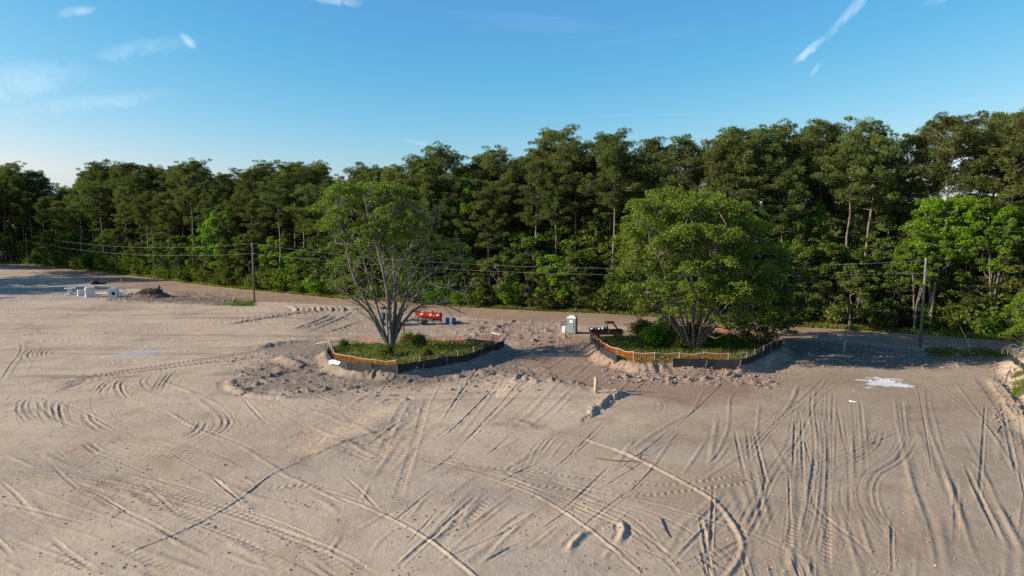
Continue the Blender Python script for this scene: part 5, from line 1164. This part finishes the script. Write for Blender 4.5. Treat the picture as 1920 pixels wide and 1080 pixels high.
link('stem', Buf().box((0, 0, .62), (.62, .8, 1.2), taper=1.35), M['concrete'], o); link('wing_wall', Buf().box((.72, -.2, .8), (.12, .9, .9), ry=.6), M['concrete'], o); link('toe', Buf().box((-.2, -.3, .1), (1.4, .8, .2)), M['concrete'], o)
o = drain(153, 554, 'small open white concrete box left of the ringed box', 38); link('box_shell', hollow(Buf(), 1.25, 1.15, 1.15), M['concrete'], o); link('opening', Buf().lathe([(.001, 0), (.18, 0), (.18, .03), (.001, .03)], (0, 0, 0), 12, 'x'), M['hole'], o, (-.65, 0, .5))
o = drain(169, 557, 'tall white concrete box with round opening, centre of drain pieces', 36); link('box_shell', hollow(Buf(), 1.5, 1.5, 1.75), M['concrete'], o); link('cover', Buf().box((.05, 0, 1.84), (1.35, 1.3, .13)), M['concrete'], o)
link('opening', Buf().lathe([(.001, 0), (.22, 0), (.22, .04), (.001, .04)], (0, 0, 0), 14, 'x'), M['hole'], o, (-.79, .2, 1.15)); link('opening', Buf().lathe([(.001, 0), (.16, 0), (.16, .04), (.001, .04)], (0, 0, 0), 14, 'x'), M['hole'], o, (-.79, -.25, .75))
link('pipe_collar', torus(Buf(), (0, -.80, .95), .55, .09), M['concrete'], o)
o = drain(213, 557, 'white concrete box with dark round hole right of centre box', 20); link('box_shell', hollow(Buf(), 1.5, 1.3, 1.55), M['concrete'], o); link('cover', Buf().box((0, .1, 1.65), (1.0, .9, .12)), M['concrete'], o)
link('opening', Buf().lathe([(.001, 0), (.33, 0), (.33, .04), (.001, .04)], (0, 0, 0), 18, 'y'), M['hole'], o, (.1, -.68, .75))
for px, py, R_, lab in ((229, 553, .62, 'upright concrete ring right of box with dark hole'), (223, 557, .42, 'small concrete ring lying against box with dark hole')):
    x, y = G(px, py); tag(link('concrete_ring', torus(Buf(), (0, 0, R_), R_, .09, tilt=.4), M['concrete'], loc=(x, y, hzf(x, y))), lab, 'concrete ring')
x, y = G(194, 553); tag(link('concrete_pipe', Buf().tube([(-1.3, 0, .2), (1.2, .1, .2)], .2, 10), M['concrete'], loc=(x, y, hzf(x, y))), 'pale concrete pipe lying between the drain boxes', 'pipe')
for i, (px, py, s) in enumerate([(239, 551, .28), (245, 549, .2), (250, 551, .22)]):
    x, y = G(px, py); tag(link('concrete_lump', Buf().box((0, 0, s*.5), (s*1.6, s, s), rz=i, taper=.7), M['concrete'], loc=(x, y, hzf(x, y))), ['biggest pale broken lump left of the root pile', 'smallest pale broken lump left of the root pile', 'pale broken lump touching the root pile'][i], 'rubble')
# root pile
x, y = G(283, 556); o = thing('root_pile', 'reddish brown heap of torn-up roots and stumps beside dirt road', 'root pile', (x, y, hzf(x, y)))
hp = Buf(); m = 26; V = []; 
for j in range(m):
    for i in range(m):
        u, v = i/(m-1)*2-1, j/(m-1)*2-1; r2 = u*u+v*v; xx, yy = u*3.8, v*2.2; V.append([xx, yy, max(0, 1-r2)**.8*1.0*(.75+.5*float(vnoise(np.array(xx*1.1+9), np.array(yy*1.1), 2)))+.25*float(vnoise(np.array(xx*3), np.array(yy*3), 6))*(r2 < 1)-.12])
hp.add(V, [[j*m+i, j*m+i+1, (j+1)*m+i+1, (j+1)*m+i] for j in range(m-1) for i in range(m-1)]); link('soil_mound', hp, M['root'], o)
for q in range(170):
    a = rng.uniform(0, 6.28); rr_ = math.sqrt(rng.uniform(0, 1)); p = np.array([math.cos(a)*rr_*3.2, math.sin(a)*rr_*1.7, max(.1, 1.5*(1-rr_**2))]); d = rng.normal(size=3)+np.array([0, -.3, .4]); d /= np.linalg.norm(d); L = rng.uniform(.3, 1.0)
    b_ = Buf(); b_.tube([p-d*L*.4, p+d*L*.2+rng.normal(0, .1, 3), p+d*L*.7+rng.normal(0, .15, 3)], [rng.uniform(.05, .15), .07, .02], 5); link('root', b_, M['root'], o)
link('stump', Buf().tube([(1.5, 0, .9), (1.6, 0, 1.5), (1.65, -.1, 2.1)], [.35, .26, .2], 8).tube([(1.5, 0, 1.5), (2.1, -.2, 1.8)], [.15, .06], 5), M['root'], o)
x, y = G(178, 533); b_ = Buf(); b_.tube([(-.8, 0, .42), (-.3, .1, .50), (.35, -.1, .46), (.75, 0, .34)], [.40, .50, .46, .30], 9).tube([(.5, 0, .2), (1.5, .2, .15), (2.4, 0, .1)], [.22, .16, .08], 6); tag(link('fabric_roll', b_.mesh('fabric_roll', True), M['silt'], loc=(x, y, hzf(x, y)), rot=(0, 0, .2)), 'black fabric roll on shaded ground near road bend', 'roll')
# sticks, pipe and litter on the open ground
def stick(L, lab, name='fallen_branch', mt='root', r=.035, cat='branch', extra=()):
    P = []; 
    for px, py in L: x, y = G(px, py); P.append((x, y, hzf(x, y)+r+.01))
    b_ = Buf(); b_.tube(P, np.linspace(r, r*.4, len(P)), 5)
    for k_, dx, dy in extra: b_.tube([P[k_], (P[k_][0]+dx, P[k_][1]+dy, P[k_][2]+.12)], [r*.6, .008], 4)
    c = P[0]; me = b_.mesh(name); me.transform(Matrix.Translation((-c[0], -c[1], -c[2]))); return tag(link(name, me, M[mt], loc=c), lab, cat)
stick([(1116,858),(1150,863),(1190,865),(1226,868)], 'long thin dark branch lying on sand right of centre', extra=((1, .5, -.25), (2, .4, .3)))
stick([(1190,857),(1203,852),(1216,854)], 'short forked twig just above the long branch', extra=((0, .1, -.5), (1, .25, .4)), r=.025)
stick([(1172,872),(1180,876),(1186,881)], 'tiny twig below left of the long branch', r=.03, extra=((1, -.3, .1),))
stick([(922,623),(930,625),(937,627)], 'white plastic pipe offcut behind right tip of left island', 'plastic_pipe', 'white', .05, 'pipe')
stick([(1175,736),(1200,736.5),(1229,737)], 'thin straight dark strip imitating shadow tip of wooden post on access road', 'post_shadow_strip', 'steel', .04, 'rod')  # dark strip added in place of the post's cast shadow, no real rod
stick([(1592,753),(1599,754),(1606,755)], 'short white strip of litter in sand below white patch', 'litter_strip', 'white', .06, 'litter')
stick([(1238,975),(1248,1000),(1256,1012)], 'dark crooked root on sand near bottom right of centre', r=.04, extra=((1, -.3, .2), (1, .3, .15)))
for i, px in enumerate(sorted(rng.uniform(1866, 1950, 16))):
    px = float(px); py = rng.uniform(685, 800)+(px-1870)*.3
    stick([(px, py), (px+rng.uniform(-12, 12), py+rng.uniform(-6, 14)), (px+rng.uniform(-25, 25), py+rng.uniform(0, 22))], f'{ORD[i]} torn root, counted from left, poking out of right-edge sandy bank', 'exposed_root', 'root', .03)['group'] = 'roots on the right bank'
# clods, pebbles and litter: more than anyone could count
def round_lump():
    V = [(1,0,0),(0,1,0),(-1,0,0),(0,-1,0),(0,0,1),(0,0,-1)]; F = [(0,1,4),(1,2,4),(2,3,4),(3,0,4),(1,0,5),(2,1,5),(3,2,5),(0,3,5)]; V = [np.array(v, float) for v in V]; mid = {}; out = []
    def m(a, b2):
        k_ = (min(a, b2), max(a, b2))
        if k_ not in mid: p = V[a]+V[b2]; V.append(p/np.linalg.norm(p)); mid[k_] = len(V)-1
        return mid[k_]
    for a, b2, c in F: x_, y_, z_ = m(a, b2), m(b2, c), m(c, a); out += [(a, x_, z_), (b2, y_, x_), (c, z_, y_), (x_, y_, z_)]
    return np.array(V), np.array(out)
OC, OF = round_lump()
def scatter(P, size, name, mt, lab, cat):
    n = len(P); P = np.array(P); Zg = hz(P[:, 0], P[:, 1]); s = size*rng.uniform(.25, 1.5, n)**2; m = len(OC)
    V = OC[None]*s[:, None, None]*rng.uniform(.65, 1.15, (n, m, 1))*np.stack([rng.uniform(.7, 1.4, n), rng.uniform(.7, 1.2, n), rng.uniform(.45, .8, n)], 1)[:, None]; a = rng.uniform(0, 6.28, n); ca_, sa_ = np.cos(a)[:, None], np.sin(a)[:, None]
    V = np.stack([V[..., 0]*ca_-V[..., 1]*sa_, V[..., 0]*sa_+V[..., 1]*ca_, V[..., 2]], -1)+np.stack([P[:, 0], P[:, 1], Zg+s*.2], 1)[:, None]
    bf = Buf(); bf.add(V.reshape(-1, 3), None, (np.arange(n)*m)[:, None, None]+OF[None]); tag(link(name, bf, M[mt]), lab, cat, None, 'stuff')
def pxs(n, x0, x1, y0, y1, f=None):
    out = []
    while len(out) < n:
        a, b2 = rng.uniform(x0, x1), rng.uniform(y0, y1)
        if f is None or f(a, b2): out.append(G(a, b2))
    return out
cl = lambda a, b2: vnoise(np.array(a*.02), np.array(b2*.04), 3) > rng.uniform(.35, .8)
M['dryclod'] = mat('dry_clod_soil', (.30,.225,.155), .95, nscale=3, namt=.3)
scatter(pxs(2600, -20, 1940, 690, 1080, cl), .034, 'soil_clods', 'dryclod', 'small brown clods strewn over the bare sand', 'clods')
scatter(pxs(900, 430, 1010, 660, 745)+pxs(900, 1130, 1460, 676, 722)+pxs(900, 1480, 1890, 640, 690)+pxs(1100, 200, 450, 546, 566)+pxs(450, 840, 1070, 600, 645)+pxs(700, 1860, 1990, 690, 790), .085, 'soil_clods', 'soil', 'dark clods in the churned soil round both islands', 'clods')
scatter(pxs(40, 1000, 1940, 680, 1080)+pxs(10, 400, 1000, 620, 1080), .026, 'pale_pebbles', 'white', 'tiny white pebbles and scraps on the right side sand', 'pebbles')
scatter(pxs(90, 1626, 1700, 708, 723), .03, 'pale_pebbles', 'white', 'crumbs of white powder round the white patch', 'powder')
